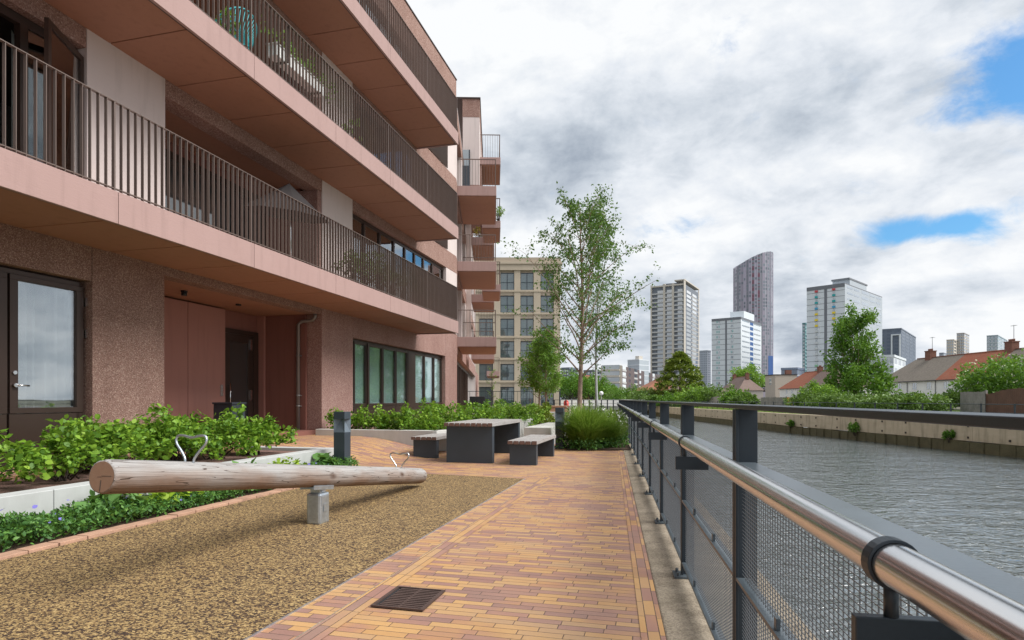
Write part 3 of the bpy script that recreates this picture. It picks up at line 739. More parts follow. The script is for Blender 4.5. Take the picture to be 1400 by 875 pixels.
furn('picnic_table', 10.5, 12.85, 3.0, 3.95, .745, 'grey timber-topped picnic table with dark steel slab supports between two benches', 'table', None, .07, 9, 1)
furn('bench', 10.38, 12.35, 2.15, 2.70, .44, 'grey slatted timber bench on dark supports, on the river side of the table', 'bench', 'benches at the picnic table', .06, 5, 2)
furn('bench', 11.05, 12.95, 4.30, 4.85, .44, 'grey slatted timber bench on dark supports, on the building side of the table', 'bench', 'benches at the picnic table', .06, 5, 3)

# second planter (world polygon) and blocks
A_, B_, C_, D_, E_, F_ = BF(12.2,7.7)[:2], BF(12.2,4.75)[:2], (-.12,15.2), (.62,17.8), (.7,23.0), (-2.0,23.3)
root = thing('planter', BF(13,6,0), 'low light-grey concrete planter holding the far hedge beside the picnic table', 'planter')
def wallseg(m, p, q, z0, z1a, t=.2):
    d = Vector((q[0]-p[0], q[1]-p[1])); n_ = Vector((-d.y, d.x)).normalized()*t
    m.prism([p, q, (q[0]+n_.x,q[1]+n_.y), (p[0]+n_.x,p[1]+n_.y)], z0, z1a)
m = MB(); wallseg(m, A_, B_, 0, .50); wallseg(m, B_, C_, 0, .50); wallseg(m, C_, D_, 0, .60); wallseg(m, D_, E_, 0, .60)
m.build('wall', M['conc2'], root, bevel=.008)
m = MB(); m.quad(*[(p[0],p[1],.44) for p in (A_,B_,C_,D_,E_,F_)]); m.build('soil', plain('bed_mulch', (.2,.12,.1)), root)
def block(u0,u1,v0,v1,z,label,cat):
    root = MB(BF); root.box(u0,u1,v0,v1,.005,z); o = root.build('concrete_block', M['conc2'], None, BF((u0+u1)/2,(v0+v1)/2,0), bevel=.012); tag(o, label, cat, 'pale concrete blocks past the picnic table')
block(14.85,18.1,2.72,3.42,.47,'long low pale concrete block seat between the picnic table and the second bollard','block seat')
m = MB(); m.box(1.25,1.78,21.6,22.2,.005,.72); tag(m.build('concrete_block', M['conc2'], None, (1.5,22,0), bevel=.01), 'small upright pale concrete block behind the second bollard, with plants beside it', 'block seat', 'pale concrete blocks past the picnic table')
# grass bed
m = MB(); m.quad((1.25,13.75,.03),(2.75,13.75,.03),(3.15,16.5,.03),(4.4,24,.03),(1.6,24,.03),(1.2,16,.03)); tag(m.build('planting_bed_soil', M['soil'], None, (0,0,0)), kind='structure')
def grass_clump(c, rad, h, n, label, seed):
    rs = np.random.RandomState(seed); root = thing('grass_clump', (c[0],c[1],0), label, 'ornamental grass', 'arching ornamental grasses by the railing')
    an = rs.rand(n)*6.283; rr = rs.rand(n)**.6*rad*.45; b = np.stack([c[0]+rr*np.cos(an), c[1]+rr*np.sin(an), np.full(n,.03)], 1)
    a2 = an + rs.randn(n)*.5; lean = (.05+.95*rs.rand(n)**.8)*rad; hh = h*(.6+.5*rs.rand(n))*(1.2-.62*lean/rad)
    out = np.stack([np.cos(a2), np.sin(a2)], 1); K = 6; V = np.zeros((n, K+1, 2, 3)); side = np.stack([-np.sin(a2), np.cos(a2)], 1)
    for k in range(K+1):
        t = k/K; x = lean*(t**1.7)*1.05; z = hh*(1.25*t-.42*t**3.2)*1.1; w = .0062*(1-t*.8)+.001
        for j, s in enumerate((-1,1)):
            V[:,k,j,0] = b[:,0]+out[:,0]*x+side[:,0]*w*s; V[:,k,j,1] = b[:,1]+out[:,1]*x+side[:,1]*w*s; V[:,k,j,2] = b[:,2]+z
    idx = np.arange(n)[:,None]*(2*(K+1)); F = np.concatenate([np.stack([idx[:,0]+2*k, idx[:,0]+2*k+1, idx[:,0]+2*k+3, idx[:,0]+2*k+2], 1) for k in range(K)])
    quads_mesh('blades', V.reshape(-1,3), F, M['blade'], root)
    # low leafy growth at its foot
    m_ = 900; a = rs.rand(m_)*6.283; q = rad*(.45+.5*rs.rand(m_)); P = np.stack([c[0]+q*np.cos(a), c[1]+q*np.sin(a), .04+rs.rand(m_)*.22], 1)
    leaves('undergrowth', P, .06, M['leafg'], root, aspect=.7, rs=rs)
grass_clump((1.74,14.35), .74, .94, 4200, 'big arching clump of green ornamental grass beside the second bollard', 1)
grass_clump((2.28,14.75), .60, .78, 2400, 'lower paler clump of ornamental grass right of the big clump', 2)
grass_clump((3.0,17.6), .60, .85, 2200, 'dark green grass clump with small white daisies against the railing', 3)
rs = np.random.RandomState(8); P = np.stack([2.75+rs.rand(140)*.6, 16.9+rs.rand(140)*.8, .35+rs.rand(140)*.5], 1)
tag(leaves('daisies', P, .05, M['flower'], None, (3,17,0), aspect=1, rs=rs, n=6), 'scatter of small white daisies in the grasses by the railing', 'flowers', kind='stuff')
bush('shrub', (2.25,18.6,.45), (.7,.7,.5), 'pale-flowering low shrub behind the big grass clump', M['leafd'], 2600, .07)
rs = np.random.RandomState(9); P = ellipsoid_shell((2.25,18.6,.5), (.72,.72,.5), 160, rs, .9)
tag(leaves('blossom', P, .07, M['flower'], None, (2.2,18.6,0), aspect=1, rs=rs, n=6), 'creamy blossom dotted over the low shrub behind the big grass clump', 'flowers', kind='stuff')
bush('shrub', (1.0,20.5,.5), (.35,1.2,.45), 'olive-green shrub at the corner of the far planter', M['leafc'], 2600, .09)

# ================================================================== hedges (each bush of the hedge stands alone)
rs = np.random.RandomState(21)
HB = [(1.6,6.1,.50,.62),(2.6,6.15,.55,.60),(3.45,6.05,.50,.58),(4.3,6.2,.52,.60),(5.15,6.1,.50,.66),(5.95,6.25,.5,.62),(6.7,6.2,.55,.72),(7.5,6.25,.58,.74),(8.25,6.2,.5,.72),(.6,6.2,.5,.6),(7.1,6.75,.5,.66),(6.1,6.85,.5,.62)]
for i, (u, v, r_, h_) in enumerate(HB):
    h_ *= .80; v += .14
    c = BF(u, v, .30+h_*.52); base = BF(u, v, .3)
    lab = 'bright green hornbeam hedge shrub '+['behind the seesaw handle','in front of the glazed door, among the hedge','left of the speckled pier, among the hedge','below the speckled pier, by the concrete wall','below the speckled pier, taller than its neighbours','right of the speckled pier','in front of the red panels','below the entrance door','at the near end of the hedge by the drainpipe','at the left edge of the picture','behind the row, under the red panels','behind the row, under the speckled pier'][i]
    root = thing('hedge_shrub', base, lab, 'hedge shrub', 'leafy hedge shrubs in the raised bed')
    C = ellipsoid_shell(c, (r_*1.0, r_*.82, h_*.56), 66 if i > 4 else 46, rs, .35, .42, zmin=-.45)
    P, D = clump_pts(C, .125, 50, rs)
    dd = np.repeat(C, 50, axis=0)-np.array(c); P[:,2] = np.maximum(P[:,2], .33)
    o = unit(dd)*.9; o[:,2] *= .3
    leaves('foliage', P, .062, M['leafh'], root, out=o, aspect=.72, n=6, up=1.3, rs=rs)
    m = MB()
    for k in range(16):
        q = Vector(C[rnd.randrange(len(C))]); b = Vector(base)+Vector((rnd.uniform(-.12,.12),rnd.uniform(-.12,.12),0))
        m.tube([b, (b+q)/2+Vector((0,0,.08)), q], [.009,.006,.002], 5, raw=True)
    m.build('stem', M['twig'], root)
H2 = [(12.62,7.35,.24,.5,0),(12.62,6.72,.30,.5,0),(12.64,6.2,.26,.46,0),(12.66,5.72,.28,.5,0),(12.7,5.2,.27,.46,0)]
H2 += [(13.5,4.9,.55,.62,1),(14.4,4.6,.6,.62,1),(15.4,4.4,.6,.62,1),(16.4,4.2,.6,.62,1),(17.4,4.05,.62,.6,1),(18.4,4.1,.65,.6,1),(14.0,5.7,.6,.62,1),(15.4,5.6,.65,.62,1),(17,5.3,.7,.62,1),(18.6,5.3,.7,.62,1),(20,4.9,.75,.62,1)]
wh = ['nearest the window door frame','second from the building wall','third along the short row','fourth along the short row','nearest the picnic table in the short row','at the front corner behind the table','front row left','front row middle','front row above the table','front row right of the table','front row far end','back row left under the window','back row middle','back row right','back row far','at the very back of the planter']
for i, (u, v, r_, h_, k_) in enumerate(H2):
    z0 = .44; c = BF(u, v, z0+h_*.45); base = BF(u, v, z0)
    root = thing('hedge_shrub', base, 'green hedge shrub in the far planter, '+wh[i], 'hedge shrub', 'hedge shrubs in the far planter')
    C = ellipsoid_shell(c, (r_, r_, h_*.6), 34 if k_ else 24, rs, .4, .3)
    P, D = clump_pts(C, .12, 40, rs); P[:,2] = np.maximum(P[:,2], z0+.02)
    o = unit(np.repeat(C, 40, axis=0)-np.array(c)); o[:,2] *= .3
    leaves('foliage', P, .07, M['leafh'], root, out=o, aspect=.7, n=4, up=1.2, rs=rs)
    m = MB()
    for k in range(8):
        q = Vector(C[rnd.randrange(len(C))]); b = Vector(base); m.tube([b, (b+q)/2+Vector((0,0,.06)), q], [.01,.006,.002], 5, raw=True)
    m.build('stem', M['twig'], root)
# ground cover
n = 34000; u = rs.uniform(.4, 8.9, n); v = 4.80+rs.rand(n)*.60
hh = (.11+.11*np.abs(np.sin(u*2.3)+.5*np.sin(u*5.1+1)))*.72*(1-.5*np.abs((v-5.12)/.35)**2)+.03
z = .04+rs.rand(n)**.7*hh
P = np.stack([SB*u-CB*v, CB*u+SB*v, z], 1)
tag(leaves('ground_cover', P, .040, M['leafg'], None, BF(4,5.1,0), aspect=.55, n=4, up=1, rs=rs), 'dense dark green periwinkle filling the bed between the brick edging and the concrete wall', 'ground cover', kind='stuff')
k = 90; P2 = P[rs.choice(n, k)]+np.array([0,0,.05]); tag(leaves('periwinkle_flowers', P2, .035, M['violet'], None, BF(4,5.1,0), aspect=1, n=6, up=2, rs=rs), 'tiny violet flowers scattered through the periwinkle', 'flowers', kind='stuff')
def rosette(u, v, rad, n, mat, size, label, name='bedding_plant', z=.15, hgt=.12):
    P_ = []; O_ = []
    for i in range(n):
        a = rnd.uniform(0,6.28); q = rad*rnd.random()**.6; P_.append(BF(u+q*math.cos(a), v+q*math.sin(a), z+hgt*(1-(q/rad)**2)*rnd.uniform(.6,1.1))); O_.append((math.cos(a),math.sin(a),.2))
    root = thing(name, BF(u,v,.03), label, 'plant', 'bedding plants by the concrete wall')
    leaves('foliage', np.array(P_), size, mat, root, aspect=.95, n=6, up=2.5, out=np.array(O_)*.8)
rosette(5.05,5.2,.34,170,M['leafl'],.065,'lime-yellow leafy plant in the bed under the seesaw log', hgt=.22)
rosette(5.45,4.98,.14,44,M['leafl'],.06,'small lime-yellow plant by the brick edging')
rosette(4.6,5.05,.28,60,M['leafm'],.10,'light green plant with big scalloped leaves in the left part of the bed', hgt=.20)
rosette(6.6,5.2,.24,36,M['leafm'],.11,'light green big-leaved plant in the bed behind the log', hgt=.2)
rosette(7.4,5.15,.34,120,M['leafl'],.06,'lime-green plant in the bed right of the handle', hgt=.2)
rosette(8.5,5.18,.24,50,M['leafm'],.12,'round-leaved green plant against the wall just above the log', hgt=.14, z=.12)
rosette(8.95,5.05,.16,30,M['leafl'],.08,'small bright green plant at the foot of the first bollard', hgt=.10, z=.10)
rosette(3.4,5.15,.2,40,M['leafm'],.09,'green scalloped plant nearest the left edge of the picture')
# ================================================================== the pink apartment building
W = 7.86; VB = 6.41
bld = thing('apartment_building', BF(10,8,0), 'pink-brown apartment block with long stacked balconies and dark railings, left of the path', 'apartment block')
def bb(name, mat, boxes, parent=None, bevel=0, fr=BF):
    m = MB(fr)
    for b in boxes: m.box(*b)
    return m.build(name, mat, parent or bld, bevel=bevel)
uA, uB, uC, uD, uE, uF = U(118), U(126), U(225), 12.73, 14.21, 21.09
UE = 22.3; UL = -8
def bs(name, mat, boxes, parent=None, bevel=0):
    for b in boxes: bb(name, mat, [b], parent, bevel)
# ground floor walls
bb('wall', M['aggr'], [(UL, uB-.006, W, W+.34, 2.86, 3.72)], bevel=.006)
bb('wall', M['aggr'], [(uB+.006, uC, W, W+.4, .2, 3.72)], bevel=.008)
bb('wall', M['aggr'], [(uC+.006, uD, W+.01, W+.3, 3.2, 3.72)], bevel=.006)
bb('wall', M['gwall'], [(uD, uE, W, W+.4, .46, 3.72)], bevel=.012)
bb('wall', M['gwall'], [(uE+.004, uF, W, W+.34, 2.80, 3.72)], bevel=.006)
bb('wall', M['gwall'], [(uF+.004, UE, W, W+.5, .3, 3.72)], bevel=.01)
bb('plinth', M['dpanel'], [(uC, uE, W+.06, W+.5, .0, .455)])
# porch
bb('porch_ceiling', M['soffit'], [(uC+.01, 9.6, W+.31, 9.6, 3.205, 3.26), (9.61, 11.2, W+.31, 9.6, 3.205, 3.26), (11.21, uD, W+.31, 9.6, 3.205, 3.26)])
x1 = U(257,9.4); x2 = U(308,9.4)
bb('porch_panel', M['panel'], [(uC-.3, x1-.006, 9.4, 9.5, .3, 3.17)], bevel=.003); bb('porch_panel', M['panel'], [(x1+.006, x2, 9.4, 9.5, .3, 3.17)], bevel=.003)
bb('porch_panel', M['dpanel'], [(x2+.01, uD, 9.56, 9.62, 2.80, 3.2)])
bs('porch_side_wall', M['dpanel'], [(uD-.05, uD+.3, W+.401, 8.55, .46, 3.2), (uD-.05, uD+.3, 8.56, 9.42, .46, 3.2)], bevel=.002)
bb('porch_frame', M['panel'], [(uD-.12, uD-.055, 9.36, 9.56, .3, 3.2)])
bs('downlight', M['black'], [(9.3,9.38,8.6,8.68,3.17,3.204), (10.9,10.98,8.7,8.78,3.17,3.204)]);
m = MB(BF); m.tube([(9.34,8.64,3.11),(9.34,8.64,3.17)], .05, 12); m.build('downlight', M['black'], bld)
d = bb('door', M['bronze'], [(x2+.02,x2+.12,9.50,9.60,.32,2.79),(12.42,12.6,9.50,9.60,.32,2.79),(x2+.12,12.42,9.50,9.60,2.68,2.79),(x2+.12,x2+.30,9.52,9.58,.32,2.68),(12.25,12.42,9.52,9.58,.32,2.68),(x2+.3,12.25,9.52,9.58,.32,.62),(x2+.3,12.25,9.52,9.58,2.5,2.68)], bevel=.003)
bb('pane', M['glassd'], [(x2+.3,12.25,9.545,9.555,.62,2.5)], d); m = MB(BF); m.tube([(x2+.22,9.45,.9),(x2+.22,9.45,1.55)], .015, 10); m.box(x2+.215,x2+.225,9.45,9.52,.95,.97); m.box(x2+.215,x2+.225,9.45,9.52,1.48,1.5); m.build('handle', M['ss'], d)
bb('intercom', M['ss'], [(x2-.16,x2-.08,9.385,9.399,1.25,1.5)]); bs('door_closer', M['ss'], [(12.3,12.36,9.49,9.519,2.35,2.6),(12.3,12.36,9.49,9.519,1.15,1.4)])
# drainpipe in the porch
v_ = 8.42; m = MB(BF); m.tube([(uD-.12,v_-.45,3.2),(uD-.12,v_-.45,3.12),(uD-.12,v_-.40,3.06),(uD-.12,v_-.1,3.03),(uD-.12,v_,2.96),(uD-.12,v_,.36)], .042, 12)
for z in (2.2,1.0,1.25): m.tube([(uD-.12,v_,z),(uD-.12,v_,z+.04)], .052, 12); m.box(uD-.1,uD-.05,v_-.06,v_+.06,z+.01,z+.03)
m.build('drainpipe', M['pole'], bld)
o = MB(BF); o.box(10.45,10.85,8.5,8.95,.36,1.08); o.box(10.43,10.87,8.48,8.97,1.08,1.12); tag(o.build('storage_box', M['slate'], None, BF(10,9,.35), bevel=.01), 'dark grey box with a lid standing in the porch by the entrance door', 'box')
# left glazed doors
def glazed(u0, u1, z0, zt, v, lights, s=.055, label=None, curtain='curtain', glass='glass', mat='bronze'):
    w = bb('window', M[mat], [(u0,u1,v,v+.09,zt-.06,zt),(u0,u1,v,v+.09,z0,z0+.06),(u0,u0+.05,v,v+.09,z0+.06,zt-.06),(u1-.05,u1,v,v+.09,z0+.06,zt-.06)], bevel=.003)
    if label: w['label'] = label
    for (a, b, pz, op) in lights:
        bb('sash', M[mat], [(a,b,v-.012,v+.07,zt-.13,zt-.062),(a,b,v-.012,v+.07,pz-.07,pz),(a,a+s,v-.012,v+.07,pz,zt-.13),(b-s,b,v-.012,v+.07,pz,zt-.13)], w, bevel=.003)
        bb('pane', M[glass], [(a+s,b-s,v+.02,v+.03,pz,zt-.13)], w)
        if pz > z0+.2: bb('bottom_panel', M[mat], [(a,b,v+.0,v+.06,z0+.062,pz-.075)], w, bevel=.002)
    if curtain:
        m = MB(BF); n = int((u1-u0)/.012); 
        for k in range(n+1):
            q = u0+(u1-u0)*k/n; vv = v+(.22+.07*math.sin(q*38+2.5*math.sin(q*4.1))+.03*math.sin(q*83) if curtain != 'film' else .085+.008*math.sin(q*19))
            m.v += [BF(q,vv,z0+.02), BF(q,vv,zt)]
        for k in range(n): m.f.append([2*k,2*k+2,2*k+3,2*k+1]); m.sm.append(True); m.mi.append(0)
        m.build('curtain', M[curtain], w, recalc=False)
    return w
a0 = U(11,8.0); a1 = U(112,8.0)
wd = glazed(a0-1.35, uA, .34, 2.83, 7.98, [(a0-1.28,a0-.03,1.07,0),(a0,a1,1.07,0)], s=.10)
m = MB(BF); m.tube([(a0+.05,7.925,1.36),(a0+.05,7.967,1.36)], .026, 14); m.tube([(a0+.05,7.92,1.36),(a0+.20,7.915,1.355)], .011, 8)
m.tube([(a0+.05,7.945,1.52),(a0+.05,7.967,1.52)], .024, 14); m.build('handle', M['ss'], wd)
bs('hinge', M['ss'], [(a1+.01,a1+.035,7.93,7.966,z,z+.12) for z in (2.05,2.5)], wd)
bb('window', M['bronze'], [(UL, a0-1.36, 7.98, 8.07, .34, 2.83)])
# right window band on the ground floor
mu = [U(p, 8.0) for p in (482.6, 501, 523, 541, 557, 567, 580, 593, 608)]
ls = [(mu[0]+.06, mu[1], 1.07, 0), (mu[1]+.12, mu[2], 1.07, 0), (mu[2]+.02, mu[3], 1.07, 0), (mu[3]+.02, mu[4], 1.07, 0), (mu[5], mu[6], 1.07, 0), (mu[6]+.02, mu[7], 1.07, 0), (mu[7]+.02, mu[8]-.05, 1.07, 0)]
wr = glazed(uE, uF, .40, 2.80, 8.0, ls, s=.04, curtain='film', glass='glassb')
bs('mullion', M['bronze'], [(mu[1]+.01,mu[1]+.11,7.96,8.07,.46,2.74),(mu[4]+.03,mu[5]-.01,7.985,8.07,.46,2.74)], wr)
# upper floors
def floor_z(k): return 3.31+3.05*k
for k in (1, 2, 3):
    zs = floor_z(k-1)+.39+.02; zc = floor_z(k)
    zb0 = zc-.24 if k < 3 else 12.35; zb1 = zc+.43 if k < 3 else 13.7
    bb('spandrel', M['band'], [(UL, uA-.002, W-.004, W+.36, zb0, zb1), (uC+.002, uD-.002, W-.004, W+.36, zb0, zb1), (uE-.048, UE, W-.004, W+.36, zb0, zb1)] if k < 3 else [(UL, UE, W-.004, W+.36, zb0, zb1)], bevel=.006)
    if k < 3: bb('slab_edge', M['band'], [(uA, uC, W-.004, W+.36, zc+.061, zb1), (uD, uE-.05, W-.004, W+.36, zc+.061, zb1)])
    zp = zc+.06 if k < 3 else zb0-.003
    bb('pier', M['pale'], [(uA, uC, W-.014, W+.5, zs, zp)], bevel=.004); bb('pier', M['pale'], [(uD, uE-.05, W-.014, W+.5, zs, zp)], bevel=.004)
    bb('pier', M['pale'], [(U(610), UE, W, W+.5, floor_z(k-1)+.43, zb0-.003)], bevel=.004)
    if k > 0: bb('pier_edge', M['gwall'], [(uD-.16, uD-.004, W+.02, W+.5, zs, zb0-.003)])
    # recessed loggia between the two pale piers
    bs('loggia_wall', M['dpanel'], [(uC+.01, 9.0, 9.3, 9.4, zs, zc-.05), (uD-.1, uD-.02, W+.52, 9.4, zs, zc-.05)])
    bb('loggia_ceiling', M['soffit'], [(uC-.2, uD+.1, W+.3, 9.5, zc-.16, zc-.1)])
    w = bb('window', M['bronze'], [(9.01,uD-.11,9.3,9.38,zs+2.15,zs+2.3),(9.01,9.1,9.3,9.38,zs,zs+2.15),(10.6,10.75,9.3,9.38,zs,zs+2.15),(uD-.25,uD-.11,9.3,9.38,zs,zs+2.15)])
    bb('pane', M['glassd'], [(9.1,10.6,9.33,9.34,zs,zs+2.15)], w); bb('pane', M['glassd'], [(10.75,uD-.25,9.33,9.34,zs,zs+2.15)], w)
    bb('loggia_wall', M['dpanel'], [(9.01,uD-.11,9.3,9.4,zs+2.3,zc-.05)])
    # right window band
    zt = zb0-.01; g = [uE-.04, U(503), U(524), U(543), U(558), U(571), U(583), U(595), U(609.5)]
    fr = MB(BF); fr.box(g[0],g[-1],W+.12,W+.2,zt-.1,zt); fr.box(g[0],g[-1],W+.12,W+.2,zs,zs+.08)
    for q in g: fr.box(max(g[0],q-.035), min(g[-1],q+.045), W+.1, W+.2, zs+.08, zt-.1)
    w = fr.build('window', M['bronze'], bld)
    for a, b in zip(g[:-1], g[1:]): bb('pane', M['glassu'], [(a+.045,b-.035,W+.14,W+.15,zs+.08,zt-.1)], w)
    # left window zone
    fr = MB(BF)
    g = [UL, 2.5, 4.0, 5.35, 6.2, uA-.03] if k > 1 else [UL, 3.2, 5.0, 5.95, 6.8, uA-.03]
    fr.box(g[0],g[-1],W+.12,W+.2,zt-.12,zt)
    for q in g[1:]: fr.box(q-.05,q+.05 if q < uA-.1 else uA-.001,W+.1,W+.2,zs,zt-.12)
    w = fr.build('window', M['bronze'], bld)
    for i, (a, b) in enumerate(zip(g[:-1], g[1:])):
        if not (k == 1 and i == 2): bb('pane', M['glassu'], [(a+.05,b-.05,W+.14,W+.15,zs,zt-.12)], w)
    for (c0, c1) in (((6.0,uA-.1),) if k == 1 else ((3.5,5.2),)) + ((uE+.05,uE+.7),(17.2,18.0),(19.3,20.6)):
        m = MB(BF); n = 40
        for q in range(n+1):
            x = c0+(c1-c0)*q/n; vv = W+.42+.04*math.sin(x*26)
            m.v += [BF(x,vv,zs), BF(x,vv,zt-.1)]
        for q in range(n): m.f.append([2*q,2*q+2,2*q+3,2*q+1]); m.sm.append(True); m.mi.append(0)
        m.build('curtain', M['curtain'], w, recalc=False)
# open tilted casement on the first floor
zs = 3.72; zt = 6.11
ca = MB(); hin = BF(6.8, W+.1)[:2]
def CF(t, o, z): 
    a = R(26); du = -math.cos(a); dv = -math.sin(a); return BF(6.05+.75-0 + t*du - 0*o, W+.08 + t*dv + 0*o, z) if False else BF(6.69 + t*du + o*dv*-1, W+.08 + t*dv + o*du, z)
m = MB(CF); m.box(0,.9,0,.05,zt-.2,zt-.12); m.box(0,.9,0,.05,zs+.02,zs+.1); m.box(0,.07,0,.05,zs+.1,zt-.2); m.box(.83,.9,0,.05,zs+.1,zt-.2)
cs = m.build('open_casement', M['bronze'], bld); m = MB(CF); m.box(.07,.83,.02,.03,zs+.1,zt-.2); m.build('pane', M['glass'], cs)
# slatted screens past the balcony ends
for k in (2, 3):
    zs = floor_z(k-1)+.44; m = MB(BF); x = 18.6
    while x < U(611): m.box(x,x+.012,W-.05,W-.005,zs,zs+(1.1 if k == 2 else 1.1)); x += .1
    m.box(18.6,U(611),W-.055,W-.005,zs+1.1,zs+1.112); m.build('window_railing', M['rail'], bld)
# floors, roof, core so the block is closed
for k in range(4):
    z = floor_z(k); bb('floor_slab', M['dark'], [(UL, UE-.01, W+.37, 13, z+.0, z+.38)])
    if k: bb('inner_wall', M['inner'], [(UL, UE-.1, 11.2, 11.3, z-2.7+.04, z-.005)])
    else: bb('inner_wall', M['dark'], [(UL, uC-.35, 9.9, 10, .3, 3.3), (uD+.31, UE-.1, 9.9, 10, .3, 3.3), (uC-.34,uC-.3,W+.4,9.9,.3,3.3)])
bb('rear_wall', M['band'], [(UL, UE, 13.01, 13.3, 0, 13.7), (UL-.3, UL-.01, W, 13.3, 0, 13.7), (UE-.3, UE-.01, W+.51, 13, 0, 13.69)])
bb('roof', M['band'], [(UL, UE, W+.37, 13, 13.3, 13.5)])
bb('parapet_cap', M['bronze'], [(UL, UE+.02, W-.03, W+.3, 13.702, 13.74)])
bb('roof_rail', M['steel'], [(UL, 17, W+1.2, W+1.24, 14.6, 14.65)]+[(UL+1.2*i, UL+1.2*i+.04, W+1.2, W+1.24, 13.5, 14.6) for i in range(21)])
# long balconies
def rail_pickets(m, fr_len, f):
    pass
ub = [18.4-2.5*i for i in range(11)]
for k in (0, 1, 2):
    z = floor_z(k)
    bal = MB(BF)
    for a, b in zip(ub[1:], ub[:-1]): bal.box(a+.004, b-.004, VB, VB+.05, z, z+.39)
    bal.box(ub[-1], 18.4, VB+.05, W-.006, z+.12, z+.35)
    bal.box(18.346, 18.396, VB+.052, W, z, z+.39)
    bal = bal.build('balcony', M['fascia'], bld, bevel=.004)
    s = MB(BF); s.box(ub[-1], 18.34, VB+.08, W-.012, z+.1165, z+.1185); s.build('soffit_gap_shade', M['dark'], bal)  # added dark sheet; shade of the open joints put into its colour
    s = MB(BF); x = 18.33
    while x > ub[-1]: s.box(x-1.239, x-.009, VB+.075, W-.01, z+.03, z+.115); x -= 1.25
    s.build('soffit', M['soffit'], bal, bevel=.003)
    s = MB(BF); s.box(ub[-1],18.34,VB+.0505,VB+.0745,z+.005,z+.03); s.build('edge_gap_strip', M['bronze'], bal)  # dark strip set in the gap between fascia and soffit
    s = MB(BF); zz = z+.395; x = 18.36; i = 0
    s.box(ub[-1], 18.39, VB+.03, VB+.075, zz+1.085, zz+1.095); s.box(ub[-1], 18.39, VB+.035, VB+.07, zz+.03, zz+.042)
    while x > ub[-1]+.05:
        w = .008 if i % 24 else .02
        s.box(x-w/2, x+w/2, VB+.032, VB+.073, zz, zz+1.084); x -= .104; i += 1
    v = VB+.16
    s.box(18.345,18.39,VB+.076,W-.01,zz+1.085,zz+1.095)
    while v < W-.03: s.box(18.347,18.388,v-.004,v+.004,zz,zz+1.084); v += .104
    s.build('railing', M['rail'], bal, recalc=False)
# first-floor odds: handles etc behind the railing
bb('wall_light', M['black'], [(8.55,8.62,9.22,9.299,5.2,5.5)])

# teal string chair, planters, parasol on the balconies
def string_chair(u, v, z):
    root = thing('string_chair', BF(u,v,z), 'round turquoise string-back chair on the second balcony behind the railing', 'chair')
    def cf(a, r_, b): return None
    m = MB(BF); s = MB(BF)
    N = 28; P = []; Q = []
    for i in range(N):
        t = 2*PI*i/N
        P.append((u+.42*math.sin(t), v+.10-.34*math.cos(t)*.9, z+.62-.36*math.cos(t)*-1*.95))
        Q.append((u+.15*math.sin(t), v-.08-.12*math.cos(t), z+.33+.05*math.cos(t)))
    m.tube(P+[P[0]], .014, 6); m.tube(Q+[Q[0]], .010, 6)
    for i in range(N*2):
        t = 2*PI*i/(N*2); p = (u+.42*math.sin(t), v+.10-.34*math.cos(t)*.9, z+.62+.36*math.cos(t)*.95); q = (u+.15*math.sin(t), v-.08-.12*math.cos(t), z+.33+.05*math.cos(t))
        mid = ((p[0]+q[0])/2, (p[1]+q[1])/2+.10, (p[2]+q[2])/2-.03); s.tube([p, mid, q], .007, 4)
    m.build('frame', M['teal'], root); s.build('cords', M['teal'], root, recalc=False)
    for a in (-1, 1):
        for b in (-1, 1):
            l = MB(BF); l.tube([(u+.12*a, v-.08+.1*b, z+.33),(u+.27*a, v-.05+.24*b, z+.0)], .011, 6); l.build('leg', M['teal'], root)
string_chair(8.75, 6.98, 6.76)
root = thing('balcony_planter', BF(9.9,6.66,7.3), 'white trough planter with trailing green plants hung inside the second balcony railing', 'planter')
m = MB(BF); m.box(9.2,10.7,6.56,6.76,7.22,7.42); m.box(9.17,10.73,6.54,6.78,7.42,7.44); m.build('trough', M['whitep'], root, bevel=.01)
m = MB(BF)
for x in (9.4,10.5): m.box(x,x+.03,6.5,6.78,7.19,7.217); m.box(x,x+.03,6.49,6.5,7.19,7.84)
m.build('bracket', M['bronze'], root)
C = np.array([BF(9.0+2.2*rnd.random(), 6.6+.22*rnd.random(), 7.4+.38*rnd.random()**1.4) for i in range(55)]); P, D = clump_pts(C, .10, 11)
leaves('foliage', P, .055, M['leafy'], root, out=D, n=6)
bush('balcony_plant', BF(8.15,6.72,7.1), (.16,.14,.34), 'small leafy pot plant left of the turquoise chair on the second balcony', M['leafy'], 260, .05, 'pot plant', nc=20)
bush('balcony_plant', BF(12.1,6.75,7.15), (.2,.16,.36), 'leafy pot plant right of the white trough on the second balcony', M['leafy'], 300, .05, 'pot plant', nc=20)
m = MB(BF); m.tube([(12.1,6.75,6.76),(12.1,6.75,6.98)], [.1,.14], 14); tag(m.build('flower_pot', M['terra'], None, BF(12.1,6.75,6.76)), 'terracotta pot on the second balcony right of the white trough', 'pot')
for i, (x, r_) in enumerate(((12.6,.3),(13.2,.36),(13.9,.36),(14.6,.32))):
    bush('balcony_plant', BF(x,6.95,3.95+r_), (.34,.26,r_+.05), 'brown-green pot shrub on the first balcony, %s from the left' % ['first','second','third','fourth'][i], M['leafd'], 700, .055, 'pot plant', 'pot shrubs along the first balcony', nc=30)
root = thing('parasol', BF(10.4,7.1,3.72), 'folded-down grey canvas parasol leaning on the first balcony', 'parasol')
m = MB(BF); ap = (10.55,7.25,5.50); n = 8; ring = [(10.55+1.15*math.cos(2*PI*k/n+.3), 7.25+.62*math.sin(2*PI*k/n+.3), 4.86+.16*math.cos(2*PI*k/n)) for k in range(n)]
